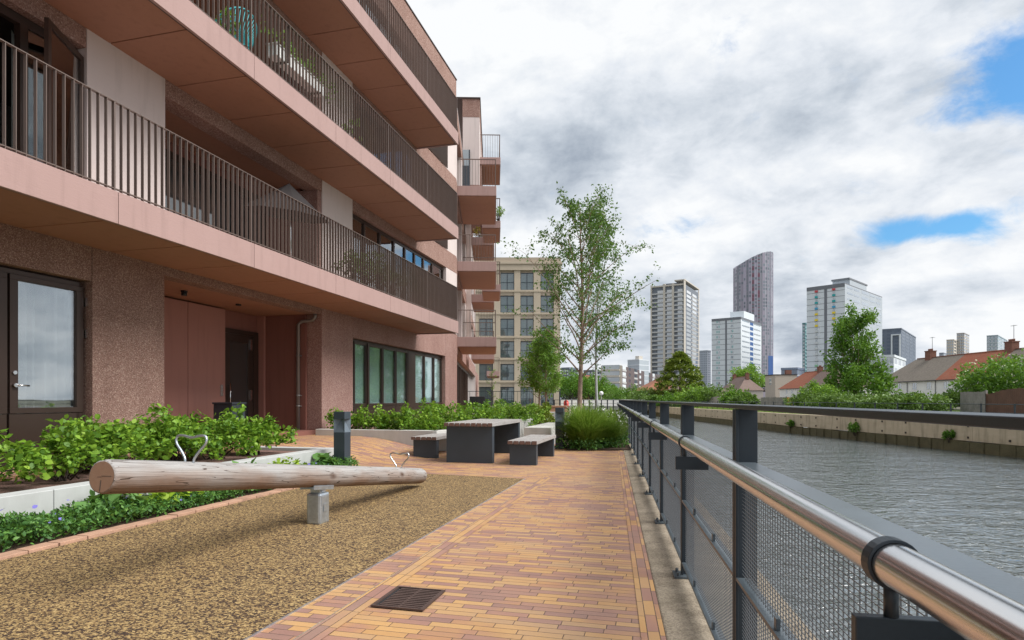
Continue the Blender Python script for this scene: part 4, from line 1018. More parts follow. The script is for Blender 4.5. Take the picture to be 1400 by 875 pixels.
m.add([ap]+ring, [(0,1+k,1+(k+1)%n) for k in range(n)]+[tuple(range(1,n+1))]); m.build('canopy', M['canvas'], root)
m = MB(BF); m.tube([(10.4,7.1,3.72),ap], .02, 8); m.build('pole', M['ss'], root); m = MB(BF); m.tube([(10.4,7.1,3.71),(10.4,7.1,3.78)], .22, 16); m.build('base', M['conc'], root)

# ------------------------------------------------------------------ second wing
wing = thing('apartment_wing', A2(6,-3,0), 'far wing of the pink apartment building with short balconies stacked toward the river', 'apartment block')
def wb(name, mat, boxes, parent=None, bevel=0):
    m = MB(A2)
    for b in boxes: m.box(*b)
    return m.build(name, mat, parent or wing, bevel=bevel)
def fz(k): return 3.31+3.05*k
ao = [.0,.55,1.35,1.75,3.9,4.3,5.9,6.3,8.3,8.7,10.8,11.2,13.4,13.8,16.4,16.8,19.4,19.9,24.2]
wb('wall', M['gwall'], [(a,b,-.5,0,.0,3.0) for a, b in zip(ao[1::2]+[], ao[2::2])][:0] or [(0,.55,-.5,0,0,3.0)]+[(ao[i],ao[i+1],-.5,0,0,3.0) for i in range(3,18,2) if ao[i+1]-ao[i] < .6])
wb('wall', M['gwall'], [(0,24.2,-.5,.004,3.0,3.75)])
w = wb('window', M['bronze'], [(.55,24.2,-.35,-.25,.0,.4),(.55,24.2,-.35,-.25,2.8,3.0)]+[(x,x+.08,-.34,-.2,.4,2.8) for x in (.6,1.2,1.8,2.6,3.4,4.4,5.1,6.4,7.3,8.8,9.8,11.3,12.5,14,15.2)])
wb('pane', M['fglass'], [(.55,24.2,-.32,-.30,.4,2.8)], w)
for k in (1,2,3):
    z0 = fz(k-1)+.44; z1 = fz(k)-.2
    wb('spandrel', M['band'], [(0,24.2,-.5,.002,z1,fz(k)+.43)])
    for a, b in ((0,.5),(3.9,4.5),(7.4,8.8),(13,14),(19,20)): wb('pier', M['pale'], [(a,b,-.5,0,z0,z1)])
    w = wb('window', M['bronze'], [(.5,24.2,-.3,-.2,z1-.12,z1)]+[(x,x+.07,-.3,-.2,z0,z1-.12) for x in (.55,1.6,2.8,3.8,4.5,5.6,7.3,8.8,10,11.5,12.9,14.5,16,17.5)])
    wb('pane', M['fglass'], [(.5,24.2,-.27,-.25,z0,z1-.12)], w)
wb('wall', M['pale'], [(-.0,24.2,-6,-.51,0,12.6), (24.2,24.6,-6,0,0,12)])
wb('wall', M['pale'], [(4.75,12,.01,.80,11.3,14.5)], bevel=.01); wb('spandrel', M['band'], [(4.74,12,.0,.81,14.502,15.35), (4.745,12,-.01,.805,11.0,11.299)])
wb('parapet_cap', M['bronze'], [(4.70,12,-.3,.85,15.352,15.42)])
w = wb('window', M['slate'], [(4.60,4.68,-.02,.30,9.85,12.15)]+[(4.60,4.68,.30,.36,9.85,12.9)], None); wb('pane', M['fglass'], [(4.62,4.66,-.5,.3,9.85,12.9)], w)
wb('wall', M['pale'], [(4.69,4.74,.36,.80,9.8,11.0)])
wb('wall', M['gwall'], [(24.7,34,-3,.02,0,3.45)]); wb('wall', M['gwall'], [(24.4,24.69,-1.1,-.05,0,3.4)])
def wbalc(a0, a1, b0, b1, z, hh=.39, lab=None):
    m = MB(A2); m.box(a0,a1,b0,b1,z+.0,z+hh); bal = m.build('balcony', M['fascia'], wing, bevel=.01)
    s = MB(A2); x = a0+.06
    n = max(1, int((a1-a0-.12)/.85)); d = (a1-a0-.12)/n
    for i in range(n): s.box(a0+.06+i*d+.004, a0+.06+(i+1)*d-.004, b0+.05, b1-.06, z-.025, z-.002)
    s.build('soffit', M['soffit'], bal)
    s = MB(A2); zz = z+hh; zt = zz+1.1
    s.box(a0+.02,a0+.06,b0+.02,b1-.02,zt-.03,zt); s.box(a0+.0601,a1-.02,b1-.06,b1-.02,zt-.03,zt); s.box(a1-.06,a1-.02,b0+.02,b1-.061,zt-.03,zt)
    n = int((b1-b0)/.12)
    for i in range(n+1): x = b0+.03+(b1-b0-.06)*i/n; s.box(a0+.03,a0+.045,x-.006,x+.006,zz,zt-.03); s.box(a1-.045,a1-.03,x-.006,x+.006,zz,zt-.03)
    n = int((a1-a0)/.12)
    for i in range(n+1): x = a0+.03+(a1-a0-.06)*i/n; s.box(x-.006,x+.006,b1-.05,b1-.03,zz,zt-.03)
    s.build('railing', M['rail'], bal, recalc=False)
for k in (0,1,2): wbalc(.65, 4.65, .005, 1.58, fz(k))
for k in (0,1,2): wbalc(8.4, 12.0, .28, 1.50, fz(k), .42)
for k in (1,2,3): wbalc(5.2, 8.0, .805 if k == 3 else .9, 1.80, fz(k), .34)
wb('balcony_wall', M['band'], [(5.25,7.9,.81,.9,fz(2)+.36,fz(3)-.03)])
wbalc(24.75, 29, .9, 1.95, 3.05, .4)
wb('pier', M['pale'], [(8.38,8.5,.01,.27,3.7,12.4)])
for i, (a, b, k, mt, r_) in enumerate(((8.8,.7,2,'leafo',.35),(8.9,1.1,2,'leafo',.32),(9.1,1.35,1,'leafy',.25),(5.3,1.72,2,'leafy',.3))):
    p = A2(a, b, fz(k)+.42+r_); bush('balcony_plant', p, (r_,r_,r_*1.1), ['orange-red flowering plant on a far wing balcony','yellow-green leafy plant on a far wing balcony','small green plant on a lower far wing balcony','green plant at the outer corner of a high far wing balcony'][i], M[mt], 300, .08, 'pot plant', nc=24)

# ------------------------------------------------------------------ beige block behind
Y0 = 79
bg = thing('beige_building', (3,Y0,0), 'six-storey cream stone apartment building with a regular grid of tall windows behind the young trees', 'apartment block')
def gb(name, mat, boxes, parent=None, bevel=0):
    m = MB()
    for b in boxes: m.box(*b)
    return m.build(name, mat, parent or bg, bevel=bevel)
cream = plain('cream_stone', (.50,.42,.32), .85, var=.12, vs=.8, fine=8); creamd = plain('cream_band', (.42,.35,.27), .85, var=.12, vs=.8, fine=8)
xs = [AT(p, Y0) for p in (630,648,662,676,684,703,711.5,729.5,739,757,766)]
xw = [(AT(627,Y0),AT(646,Y0)),(AT(655,Y0),AT(674,Y0)),(AT(684,Y0),AT(703,Y0)),(AT(711.5,Y0),AT(729.5,Y0)),(AT(739,Y0),AT(757,Y0))]
zw = [(ZT(b,Y0),ZT(a,Y0)) for a, b in ((372.7,396),(404,427),(435.6,459),(466.5,489),(497.7,520),(529,555))]
XL, XR = AT(615,Y0), AT(766,Y0); zt = ZT(352,Y0)
gb('wall', cream, [(XL,XR,Y0+.35,Y0+22,0,zt-.6)])
xx = [XL]+[v for p in xw for v in p]+[XR]
for i in range(0, len(xx), 2): gb('pilaster', cream, [(xx[i],xx[i+1],Y0,Y0+.34,0,zw[0][1]+.3)], bevel=.03)
zz = [zw[0][1]+.3]; 
for i, (a, b) in enumerate(zw):
    nz = zw[i+1][1] if i < 5 else 0
    gb('sill_band', creamd, [(XL,XR,Y0+.1,Y0+.345,nz+.02,a)] if i < 5 else [(XL,XR,Y0+.1,Y0+.345,0,max(.05,a))]); gb('sill_band', cream, [(XL,XR,Y0-.08,Y0-.005,a-.28,a-.08)])
gb('cornice', cream, [(XL-.1,XR+.15,Y0-.15,Y0+.34,zw[0][1]+.31,zt-.9)]); gb('cornice', cream, [(XL-.2,XR+.3,Y0-.3,Y0+.34,zt-.89,zt-.6)]); gb('parapet', creamd, [(XL,XR+.1,Y0-.05,Y0+22,zt-.59,zt)])
for (x0,x1) in xw:
    for i, (a, b) in enumerate(zw):
        w = gb('window', M['slate'], [(x0,x1,Y0+.2,Y0+.3,b-.1,b),(x0,x0+.08,Y0+.2,Y0+.3,a,b-.1),(x1-.08,x1,Y0+.2,Y0+.3,a,b-.1),((x0+x1)/2-.05,(x0+x1)/2+.05,Y0+.2,Y0+.3,a,b-.1)]+[(x0,x1,Y0+.12,Y0+.15,a+.95,a+1.0)])
        gb('pane', M['bglass'], [(x0+.08,x1-.08,Y0+.25,Y0+.27,a,b-.1)], w)
# dark railing in front of it, odds
root = thing('garden_railing', (0,42,0), 'tall thin dark bar railing in front of the cream building', 'railing')
m = MB(); m.box(-3.4,3.35,42,42.04,1.72,1.76); m.box(-3.4,3.35,42,42.04,.2,.24)
x = -3.4
while x < 3.35: m.box(x,x+.02,42.01,42.03,.0,1.72); x += .42
m.build('bars', M['steel'], root)
m = MB(); m.box(3.3,3.4,41.95,42.05,0,1.9); m.build('post', M['steel'], root)
root = thing('lifebuoy_cabinet', (AT(774,40),40,0), 'red lifebuoy housing on a post at the end of the path', 'lifebuoy cabinet')
x = AT(774,40); m = MB(); m.tube([(x,40,.55),(x,40,1.02)], [.17,.17], 14); m.tube([(x,40,1.02),(x,40,1.12)], [.17,.08], 14); m.build('housing', M['red'], root); m = MB(); m.box(x-.03,x+.03,40.02,40.08,0,.55); m.build('post', M['steel'], root)
m = MB(); m.box(1.5,2.5,26.4,27,0,.86); m.box(1.45,2.55,26.35,27.05,.86,.9); tag(m.build('brick_pier', plain('pier_brick', (.42,.27,.18), .85, var=.3, vs=8), None, (2,26.5,0)), 'small tan brick pier behind the second bollard', 'pier')
root = thing('wire_chair', (-1.1,29,0), 'black cafe chair on the terrace seen above the far hedge', 'chair')
m = MB(); m.box(-2.05,-1.3,29,29.05,.78,1.32); m.build('backrest', M['black'], root, bevel=.02)
m = MB(); m.box(-2.0,-1.35,28.6,29,.42,.46)
m.build('seat', M['black'], root)
for a in (-2.0,-1.39):
    for b in (28.62,28.96): m = MB(); m.box(a,a+.03,b,b+.03,0,.42); m.build('leg', M['black'], root)
root = thing('globe_lamp', (AT(822,44),44,0), 'small globe lamp on a thin post beyond the end of the path', 'lamp post')
x = AT(822,44); m = MB(); m.tube([(x,44,0),(x,44,1.5)], .03, 8); m.build('post', M['pole'], root)
bm_ = MB(); N = 12
for i in range(N+1):
    for k in range(16): a = PI*i/N; b = 2*PI*k/16; bm_.v.append((x+.16*math.sin(a)*math.cos(b), 44+.16*math.sin(a)*math.sin(b), 1.62+.16*math.cos(a)))
for i in range(N):
    for k in range(16): bm_.f.append([i*16+k,i*16+(k+1)%16,(i+1)*16+(k+1)%16,(i+1)*16+k]); bm_.sm.append(True); bm_.mi.append(0)
bm_.build('globe', M['whitep'], root)
root = thing('footbridge_parapet', (13,96,0), 'pale low footbridge with a white parapet crossing the river in the distance', 'footbridge')
m = MB(); m.box(6,23,96,96.3,.1,1.15); m.build('parapet', M['whitep'], root); m = MB(); m.box(6,23,96.31,99,-.5,.12); m.build('deck', M['conc'], root)
m = MB(); m.box(6,23,99.01,99.3,.1,1.15); m.build('parapet', M['whitep'], root)
# ------------------------------------------------------------------ young trees
birch = tree('birch_tree', (1.95,16.9,0), 6.75, .075, 'slender birch with a reddish-brown trunk rising from the grasses, the tallest tree', M['leafb'], M['bark'], 42, .27, .33, 1.15, 8200, .075, group='young birches by the path', droop=.30, ntw=6, seed=4, clus=.15, profile=lambda g: (.75+.35*math.sin(PI*min(1,g*1.15)))*(1-.55*g**2.5))
tree('birch_tree', (3.13,22,0), 8.3, .055, 'slim straight birch with a pale silvery stem behind the brown-trunked one', M['leafb'], M['barkw'], 34, .30, .25, 1.15, 7000, .085, group='young birches by the path', droop=.45, ntw=6, seed=9, clus=.14, top=.4)
tree('young_tree', (AT(747,24),24,0), 4.0, .05, 'small bushy bright green tree left of the birch, right stem of two', M['leafy'], M['bark'], 30, .30, .34, 1.0, 7500, .08, group='small green trees by the cream building', seed=14, clus=.32, ntw=4, top=.5)
tree('young_tree', (AT(738,25),25,0), 3.8, .045, 'small bushy bright green tree left of the birch, left stem of two', M['leafy'], M['bark'], 28, .30, .34, 1.0, 6500, .08, group='small green trees by the cream building', seed=15, clus=.32, ntw=4, top=.5)
tree('bare_sapling', (AT(672,30),30,0), 2.9, .02, 'thin nearly leafless sapling in front of the cream building', M['leafy'], M['twig'], 10, .4, .22, 1.4, 60, .05, seed=16)
# ================================================================== far bank: hedge, fences, trees, houses
rs = np.random.RandomState(33)
segs = [(37.6,41),(40.4,44),(43.6,47.5),(47,51),(50.6,55.5)]
for i, (y0, y1) in enumerate(segs[:5]):
    yc = (y0+y1)/2; x = interp(far_bank, yc)+5.6; hh = [.64,.60,.68,.66,.8][i]
    root = thing('bramble_bush', (x, yc, .3), 'bramble bush on the far bank, '+['nearest the grey board fence','second from the grey board fence','middle one of the row below the white houses','fourth from the grey board fence','under the large green tree'][i], 'bramble bush', 'bramble bushes along the far bank')
    C = ellipsoid_shell((x, yc, .3+hh*.75), (1.7, (y1-y0)*.62, hh), 170, rs, .6, .22, zmin=-.5)
    P, D = clump_pts(C, .30, 34, rs); P[:,2] = np.maximum(P[:,2], .25)
    leaves('foliage', P, .17, M['leafd'], root, out=unit(P-np.array((x,yc,.8)))*.7, aspect=.6, up=1, rs=rs)
    m = MB()
    for k in range(10): q = Vector(C[rnd.randrange(len(C))]); b = Vector((x, yc+rnd.uniform(-1.5,1.5), .2)); m.tube([b,(b+q)/2+Vector((0,0,.3)),q],[.04,.03,.01],4,raw=True)
    m.build('stem', M['twig'], root)
bush('elder_bush', (36.0,42.5,2.0), (3.2,3.8,2.2), 'big rounded elder bush with creamy flower heads at the right edge, above the brown fence', M['leaft'], 8500, .24, nc=230)
P = ellipsoid_shell((36.0,42.5,2.0), (3.2,3.8,2.25), 170, rs, .95, .2, zmin=.1); P2, D = clump_pts(P, .12, 6, rs, .4)
tag(leaves('elder_flowers', P2, .10, plain('elder_cream', (.55,.56,.36), .8, var=.05), None, (33,42,2), aspect=1, rs=rs, up=3), 'flat creamy flower heads on the big elder bush', 'flowers', kind='stuff')
bush('bush', (33.2,43.5,1.0), (1.3,1.5,.9), 'smaller green bush left of the big elder bush', M['leafd'], 2600, .2)
bush('bush', (27.2,53.5,1.5), (1.2,1.6,1.2), 'bright lime-green bush at the left foot of the large green tree', M['leafh'], 2600, .16)
# board fences
def board_fence(pts, z0, z1, mat, label, arch=False, door=None):
    root = thing('board_fence', ((pts[0][0]+pts[-1][0])/2, (pts[0][1]+pts[-1][1])/2, z0), label, 'fence')
    m = MB(); cap = MB()
    for (a, b) in zip(pts[:-1], pts[1:]):
        L = math.hypot(b[0]-a[0], b[1]-a[1]); k = max(1, int(L/.15)); nx, ny = -(b[1]-a[1])/L*.012, (b[0]-a[0])/L*.012
        for i in range(k):
            t0, t1 = i/k, (i+.93)/k; za = z1+rnd.uniform(-.02,.02) + (.35*math.sin(PI*(i+.5)/k) if arch else 0)
            x0, y0, x1, y1 = a[0]+(b[0]-a[0])*t0, a[1]+(b[1]-a[1])*t0, a[0]+(b[0]-a[0])*t1, a[1]+(b[1]-a[1])*t1
            m.prism([(x0-nx,y0-ny),(x1-nx,y1-ny),(x1+nx,y1+ny),(x0+nx,y0+ny)], z0, za)
        px, py = a; q = MB(); q.box(px-.05,px+.05,py-.05,py+.05,z0,z1+.08); q.build('post', mat, root)
    m.build('boards', mat, root)
    return root
gb_ = plain('grey_boards', (.27,.25,.235), .9, var=.5, vs=2.5, fine=12); bb_ = plain('brown_boards', (.15,.08,.058), .9, var=.35, vs=2, fine=12)
board_fence([(28.7,38.4),(28.5,36.05)][::-1], .2, 1.65, gb_, 'weathered grey board fence between the bramble row and the brown fence')
board_fence([(28.5,36.0),(28.0,31),(27.2,25)], .2, 1.45, bb_, 'dark brown board fence with an arched top at the right edge', True)
board_fence([(AT(1118,58),58),(AT(1087,61),61)], .1, 1.35, gb_, 'grey board fence right of the orange gate')
board_fence([(AT(1075,62),62),(AT(1060,64),64),(AT(1040,67),67)], .1, 1.4, gb_, 'grey board fence left of the orange gate')
x0, x1 = AT(1076,62), AT(1086.5,61.2); o = MB(); o.prism([(x0,62),(x1,61.2),(x1+.02,61.26),(x0+.02,62.06)], .1, 1.4); tag(o.build('garden_gate', M['orange'], None, (x0,62,.1)), 'orange wooden garden gate in the grey fence on the far bank', 'gate')
board_fence([(AT(985,78),78),(AT(964,82),82),(AT(950,86),86)], .1, 1.5, plain('pale_boards', (.38,.34,.33), .9, var=.3), 'pale greyish-pink fence panels between the bushes below the conifer')
board_fence([(AT(905,100),100),(AT(898,108),108)], .1, 2.0, plain('pale_boards', (.38,.34,.33)), 'short pale fence panel left of the conifer')
# shed roof at right edge
root = thing('garden_shed', (31.4,33,0), 'low garden shed with a pale felt roof behind the brown fence at the right edge', 'shed')
m = MB(); m.box(29.7,33,30.5,35.2,.2,1.5); m.build('wall', bb_, root)
m = MB(); m.add([(29.5,30.3,1.51),(33.2,30.3,1.51),(33.2,35.4,1.51),(29.5,35.4,1.51),(31.3,30.3,2.0),(31.3,35.4,2.0)],[(0,4,5,3),(1,2,5,4),(0,1,4),(3,5,2),(0,3,2,1)]); m.build('roof', plain('pale_felt', (.42,.38,.34), .9), root)
# trees
tree('ash_tree', (33.2,58.5,.3), 8.3, .20, 'large fresh-green tree with an open crown in front of the panelled tower block', M['leaft'], M['bark'], 34, .24, .47, .95, 8500, .25, seed=31, clus=.40, ntw=5, droop=0, profile=lambda g: .95-.35*g)
bush('tree_undergrowth', (33.0,57,2.4), (2.7,2.4,2.1), 'dense round green shrub mass at the foot of the large tree', M['leaft'], 5200, .28, cat='bush', nc=150)
def conifer(c, r, h, label):
    root = thing('conifer_tree', c, label, 'tree'); rs = np.random.RandomState(5)
    m = MB(); m.tube([Vector(c), Vector(c)+Vector((0,0,h*.9))], [.28,.04], 8, raw=True); m.build('trunk', M['bark'], root)
    C = []
    for i in range(760):
        t = rs.rand()**1.1; a = rs.rand()*6.283; rad = r*(1-t)**.6*(.55+.45*rs.rand()**.5)*(1+.18*math.sin(5*a+i%7)); zz = .06+t*.92
        C.append((c[0]+rad*math.cos(a), c[1]+rad*math.sin(a), c[2]+h*zz+.2*math.sin(t*40)))
    P, D = clump_pts(np.array(C), .42, 26, rs, .45); o = P-np.array(c); o[:,2] = 0; leaves('crown', P, .34, M['leafc'], root, out=unit(o)*1.2, aspect=.45, rs=rs)
conifer((AT(930,95),95,0), 4.6, 8.6, 'yellow-green spreading conifer rising above the far bank bushes')
BS = [(948,84,2.2,2.6,1.7,'leafh','bright yellow-green rounded bush right of the conifer'),(976,82,2.6,2.6,1.6,'leafd','mid-green bush right of the yellow-green one'),(915,90,2.2,2.2,1.1,'leaft','dark green bush in front of the conifer foot'),(1003,75,1.6,2.0,1.2,'leaft','dark green shrub left of the round blue-green bush'),(1016,72,1.6,1.8,1.0,'leafd','round blue-green clipped bush above the river wall'),
      (880,98,3.2,3.0,1.5,'leafd','silver-green rounded bush left of the conifer'),(862,108,3.4,3.4,1.9,'leaft','dark bush beneath the dark brick block'),(895,92,2,2,1.0,'leafd','low grey-green bush left of the pale fence panel'),(843,112,3.4,3,1.2,'leafd','low green bush where the river bank meets the cream flats'),(1133,56,1.5,2.0,1.0,'leafh','bright green bush right of the grey fence')]
for i, (px, Y, rx, ry, rz, mt, lb) in enumerate(BS): bush('bush', (AT(px,Y),Y,rz*.8), (rx,ry,rz), lb, M[mt], 2800, .26, group=None, nc=90)
TS = [(783,118,4.5,4.5,2.9,'dark green tree mass seen behind the birch trunk, left part'),(806,124,4.6,4.5,3.1,'dark green tree mass seen behind the birch trunk, right part'),(765,130,4.6,4,2.8,'green tree beside the right corner of the cream building'),(828,135,3.8,4,2.2,'green tree below the cream end of the dark brick block')]
for px, Y, rx, ry, rz, lb in TS:
    bush('background_tree', (AT(px,Y),Y,rz*1.05), (rx,ry,rz), lb, M['leaft'], 3600, .42, cat='tree', nc=120)
bush('background_tree', (AT(1020,262),262,9.5), (6.2,6,6.0), 'pale green rounded tree behind the brown-roofed house and white tower', M['leafy'], 3600, .8, cat='tree', nc=120)
bush('background_tree', (AT(1045,280),280,8), (4.5,5,3.6), 'small pale green tree right of the rounded one, behind the roofs', M['leafy'], 1600, .8, cat='tree', nc=70)

Mroof = dict(grey=m_roof('grey_tiles', (.17,.145,.12), (.28,.24,.20)), red=m_roof('red_tiles', (.25,.085,.05), (.38,.14,.085)), brown=m_roof('brown_tiles', (.15,.105,.09), (.25,.18,.155)), orange=m_roof('orange_tiles', (.26,.10,.06), (.36,.16,.10)))
render = plain('white_render', (.80,.79,.75), .85, var=.12, vs=.8, fine=6); rbrick = plain('chimney_brick', (.19,.085,.06), .9, var=.4, vs=6, fine=20)
def house(Xf, Y0, Y1, eave, Xr, ridge, roof, label, hipN=0, hipS=0, chim=(), wins=(), wall=render, depth=9, aerial=False, name='terraced_house'):
    """front wall on x=Xf facing the river (-x), ridge on x=Xr"""
    root = thing(name, (Xf+depth/2,(Y0+Y1)/2,.2), label, 'house', 'white terraced houses beyond the far bank' if wall is render else None)
    m = MB(); m.box(Xf, Xf+depth, Y0+.003, Y1-.003, .2, eave); m.build('wall', wall, root)
    o_ = .35; yn = Y1-(hipN or 0); ys_ = Y0+(hipS or 0); a, b = (Y0-(o_ if hipS else -.004), Y1+(o_ if hipN else -.004)); Xb = Xf+depth+o_; t = .12; e = eave-.05
    ys2 = ys_ if hipS else a; yn2 = yn if hipN else b
    m = MB(); m.add([(Xf-o_,a,e),(Xb,a,e),(Xb,b,e),(Xf-o_,b,e),(Xr,ys2,ridge),(Xr,yn2,ridge)], [(0,4,5,3),(1,2,5,4),(0,1,4),(3,5,2),(0,3,2,1)])
    rf = m.build('roof', Mroof[roof], root)
    m = MB(); m.tube([(Xr,ys2,ridge+.02),(Xr,yn2,ridge+.02)], .11, 6); m.build('ridge', Mroof['red'] if roof != 'grey' else rbrick, rf)
    m = MB(); m.box(Xf-o_-.08,Xf-o_+.02,a,b,e-.12,e-.005); m.build('gutter', M['black'], root)
    for cy in chim:
        m = MB(); m.box(Xr-.55,Xr+.55,cy-.65,cy+.65,ridge-1.2,ridge+1.05); m.box(Xr-.62,Xr+.62,cy-.72,cy+.72,ridge+1.05,ridge+1.2)
        for q in (-.45,-.15,.15,.45): m.tube([(Xr,cy+q,ridge+1.2),(Xr,cy+q,ridge+1.55)], .11, 7)
        ch = m.build('chimney', rbrick, rf)
        if aerial:
            m = MB(); m.tube([(Xr+.3,cy,ridge+1.2),(Xr+.3,cy,ridge+3.6)], .035, 5); m.tube([(Xr+.3,cy-.5,ridge+3.5),(Xr+.3,cy+.5,ridge+3.5)], .025, 5)
            for q in (-.4,-.2,0,.2,.4): m.tube([(Xr+.1,cy+q,ridge+3.5),(Xr+.5,cy+q,ridge+3.5)], .015, 4)
            m.build('aerial', M['steel'], ch)
    for wy in wins:
        m = MB(); x = Xf; m.box(x-.05,x+.0-.002,wy-.55,wy+.55,eave-1.55,eave-1.47); m.box(x-.05,x-.002,wy-.55,wy+.55,eave-.4,eave-.32); 
        for q in (-.55,-.03,.47): m.box(x-.05,x-.002,wy+q,wy+q+.08,eave-1.47,eave-.4)
        w = m.build('window', M['whitep'], root); m = MB(); m.box(x-.02,x-.003,wy-.47,wy-.03,eave-1.47,eave-.4); m.box(x-.02,x-.003,wy+.05,wy+.47,eave-1.47,eave-.4); m.build('pane', M['fglass'], w)
    m = MB(); m.tube([(Xf-.12,Y0+.3,e-.1),(Xf-.12,Y0+.3,.3)], .05, 6); m.build('drainpipe', M['black'], root)
house(68.5,103.5,112,4.35,73,8.45,'grey','white house with a grey hipped roof at the left end of the long terrace',hipN=4,chim=(104.6,),wins=(106,109.5),aerial=True)
house(68.5,96.6,103.5,4.35,73,8.45,'grey','white house with a patchy grey roof, second from the left in the long terrace',wins=(98.5,102))
house(68.5,87,96.6,4.35,73,8.45,'red','white house with a red tiled roof, right of the grey-roofed ones in the long terrace',chim=(87.6,),wins=(89.5,94.6),aerial=True)
house(68.5,77,87,4.35,73,8.45,'grey','white house with a grey roof at the right edge behind the elder bush',wins=(80,84))
house(68.5,66,77,4.35,73,8.45,'red','red-roofed white house beyond the right edge',wins=(69,73))
house(79,163,177,4.3,84,8.9,'red','white house with a red hipped roof and a tall chimney left of the large tree',hipN=5,chim=(163.5,),wins=(165.5,169,172.5))
house(79,150,163,4.3,84,8.9,'brown','white house with a brown roof, right half of the pair behind the large tree',hipS=4,wins=(153,158))
house(84,222,243,4.6,89,9.9,'brown','grey-brown tiled bungalow-like house with two chimneys below the white tower',hipN=5,hipS=6,chim=(240,227),wins=(226,232,238),wall=plain('grey_render',(.42,.38,.35),.9))
house(92,250,262,4.2,96,8.6,'orange','small house with an orange-red roof right of the conifer',hipN=4,hipS=4,chim=(254,),wall=plain('grey_render',(.42,.38,.35),.9))
house(26.3,119,130,3.0,30,5.2,'orange','small orange-red roofed cottage left of the conifer',hipN=3,hipS=3,wins=(122,126),depth=7)
house(29.5,108,117,2.6,32.5,4.2,'brown','small house with a dusty pink-brown roof left of the conifer',hipN=2.5,wins=(111,114),depth=6)
house(96,172,186,4.3,101,8.6,'grey','pale house with a slate gable right of the large tree',wins=(176,181),wall=render)
root = thing('flat_roof_house', (90,202,.2), 'beige flat-roofed box house with one upper window between the brown and red roofs', 'house')
be = plain('beige_render', (.45,.39,.33), .9); m = MB(); m.box(86.9,94,198,205.8,.2,9.2); m.build('wall', be, root); m = MB(); m.box(86.7,94.2,197.8,206,9.201,9.45); m.build('roof', M['dark'], root)
m = MB(); m.box(86.83,86.89,200.9,202.5,6.0,8.3); w = m.build('window', M['whitep'], root); m = MB(); m.box(86.8,86.828,201,201.6,6.1,8.2); m.box(86.8,86.828,201.8,202.4,6.1,8.2); m.build('pane', M['fglass'], w)
m = MB(); m.box(91,92.8,199,200.2,9.45,10.9); m.build('chimney', rbrick, root)
m = MB(); m.box(62,69,178,190,.2,4.2); o = m.build('garden_annex', plain('pinkish_render', (.42,.33,.28), .9), None, (65,180,.2)); tag(o, 'low pink-grey rendered annex left of the beige flat-roofed house', 'building')

# ================================================================== towers
CUBE = {}
def cube(mat):
    if mat.name not in CUBE:
        me = bpy.data.meshes.new('unit_block'); v = [(x,y,z) for z in (0,1) for x,y in ((0,0),(1,0),(1,1),(0,1))]
        me.from_pydata(v, [], [(0,3,2,1),(4,5,6,7),(0,1,5,4),(1,2,6,5),(2,3,7,6),(3,0,4,7)]); me.materials.append(mat); CUBE[mat.name] = me
    return CUBE[mat.name]
class Tower:
    def __init__(s, name, label, pxl, pxc, pxr, Y, ztop, th, wall, cat='tower block', z0=0):
        th = R(th); s.Y = Y; s.zt = ztop; c, sn = math.cos(th), math.sin(th)
        rl, rc, rr = [(p-700)/FPX for p in (pxl, pxc, pxr)]
        X = rc*Y; s.L = (X-rl*Y)/(c+rl*sn); s.Rr = (rr*Y-X)/(sn-rr*c)
        s.C = (X, Y); s.dl = (-c, sn); s.dr = (sn, c); s.nl = (-sn, -c); s.nr = (c, -sn); s.th = th
        cx = X + s.dl[0]*s.L/2 + s.dr[0]*s.Rr/2; cy = Y + s.dl[1]*s.L/2 + s.dr[1]*s.Rr/2
        s.root = thing(name, (cx,cy,z0), label, cat)
        s.counts = {}; s.rest = {}
        s.z0 = z0; s.body('wall', wall, 0, s.L, 0, s.Rr, z0, ztop)
    def P(s, l, r, z): return (s.C[0]+s.dl[0]*l+s.dr[0]*r, s.C[1]+s.dl[1]*l+s.dr[1]*r, z)
    def body(s, name, mat, l0, l1, r0, r1, z0, z1, parent=None):
        m = MB(s.P); m.box(l0,l1,r0,r1,z0,z1); return m.build(name, mat, parent or s.root)
    def part(s, name, mat, face, a0, a1, z0, z1, out, parts=100):
        """a slab on a face: a along it, sticking out by `out`"""
        k = s.counts.get(name, 0); s.counts[name] = k+1
        if k >= parts-1:
            s.rest.setdefault((name, mat.name), (MB(s.P), mat))[0].box(*((a0,a1,-out,-.02) if face == 'l' else (-out,-.02,a0,a1)), z0, z1); return
        o = bpy.data.objects.new(name, cube(mat)); COL.objects.link(o); o.parent = s.root
        if face == 'l': p = s.P(a1, -out, z0); ang = -s.th
        else: p = s.P(-.02, a0, z0); ang = PI/2-s.th+0
        # local x runs along the face, local y into it
        d = (math.cos(ang), math.sin(ang))
        if face == 'l': q = Vector(p)
        else: q = Vector(s.P(-out, a0, z0)); 
        o.location = q - OFF[s.root.name]
        if face == 'l': o.rotation_euler = (0,0,ang); o.scale = (a1-a0, out-.02, z1-z0)
        else: o.rotation_euler = (0,0,ang); o.scale = (a1-a0, out-.02, z1-z0); o.location = Vector(s.P(-.02, a0, z0)) - OFF[s.root.name]
    def finish(s):
        byn = {}
        for (n, mn), (m, mat) in s.rest.items(): byn.setdefault(n, []).append((m, mat))
        for n, lst in byn.items():
            big = MB(s.P); ms = []
            for m, mat in lst:
                ms.append(mat); b = len(big.v); big.v += m.v; big.f += [[i+b for i in f] for f in m.f]; big.sm += m.sm; big.mi += [len(ms)-1]*len(m.f)
            o = big.build(n, ms, s.root, recalc=False); o['kind'] = 'stuff'
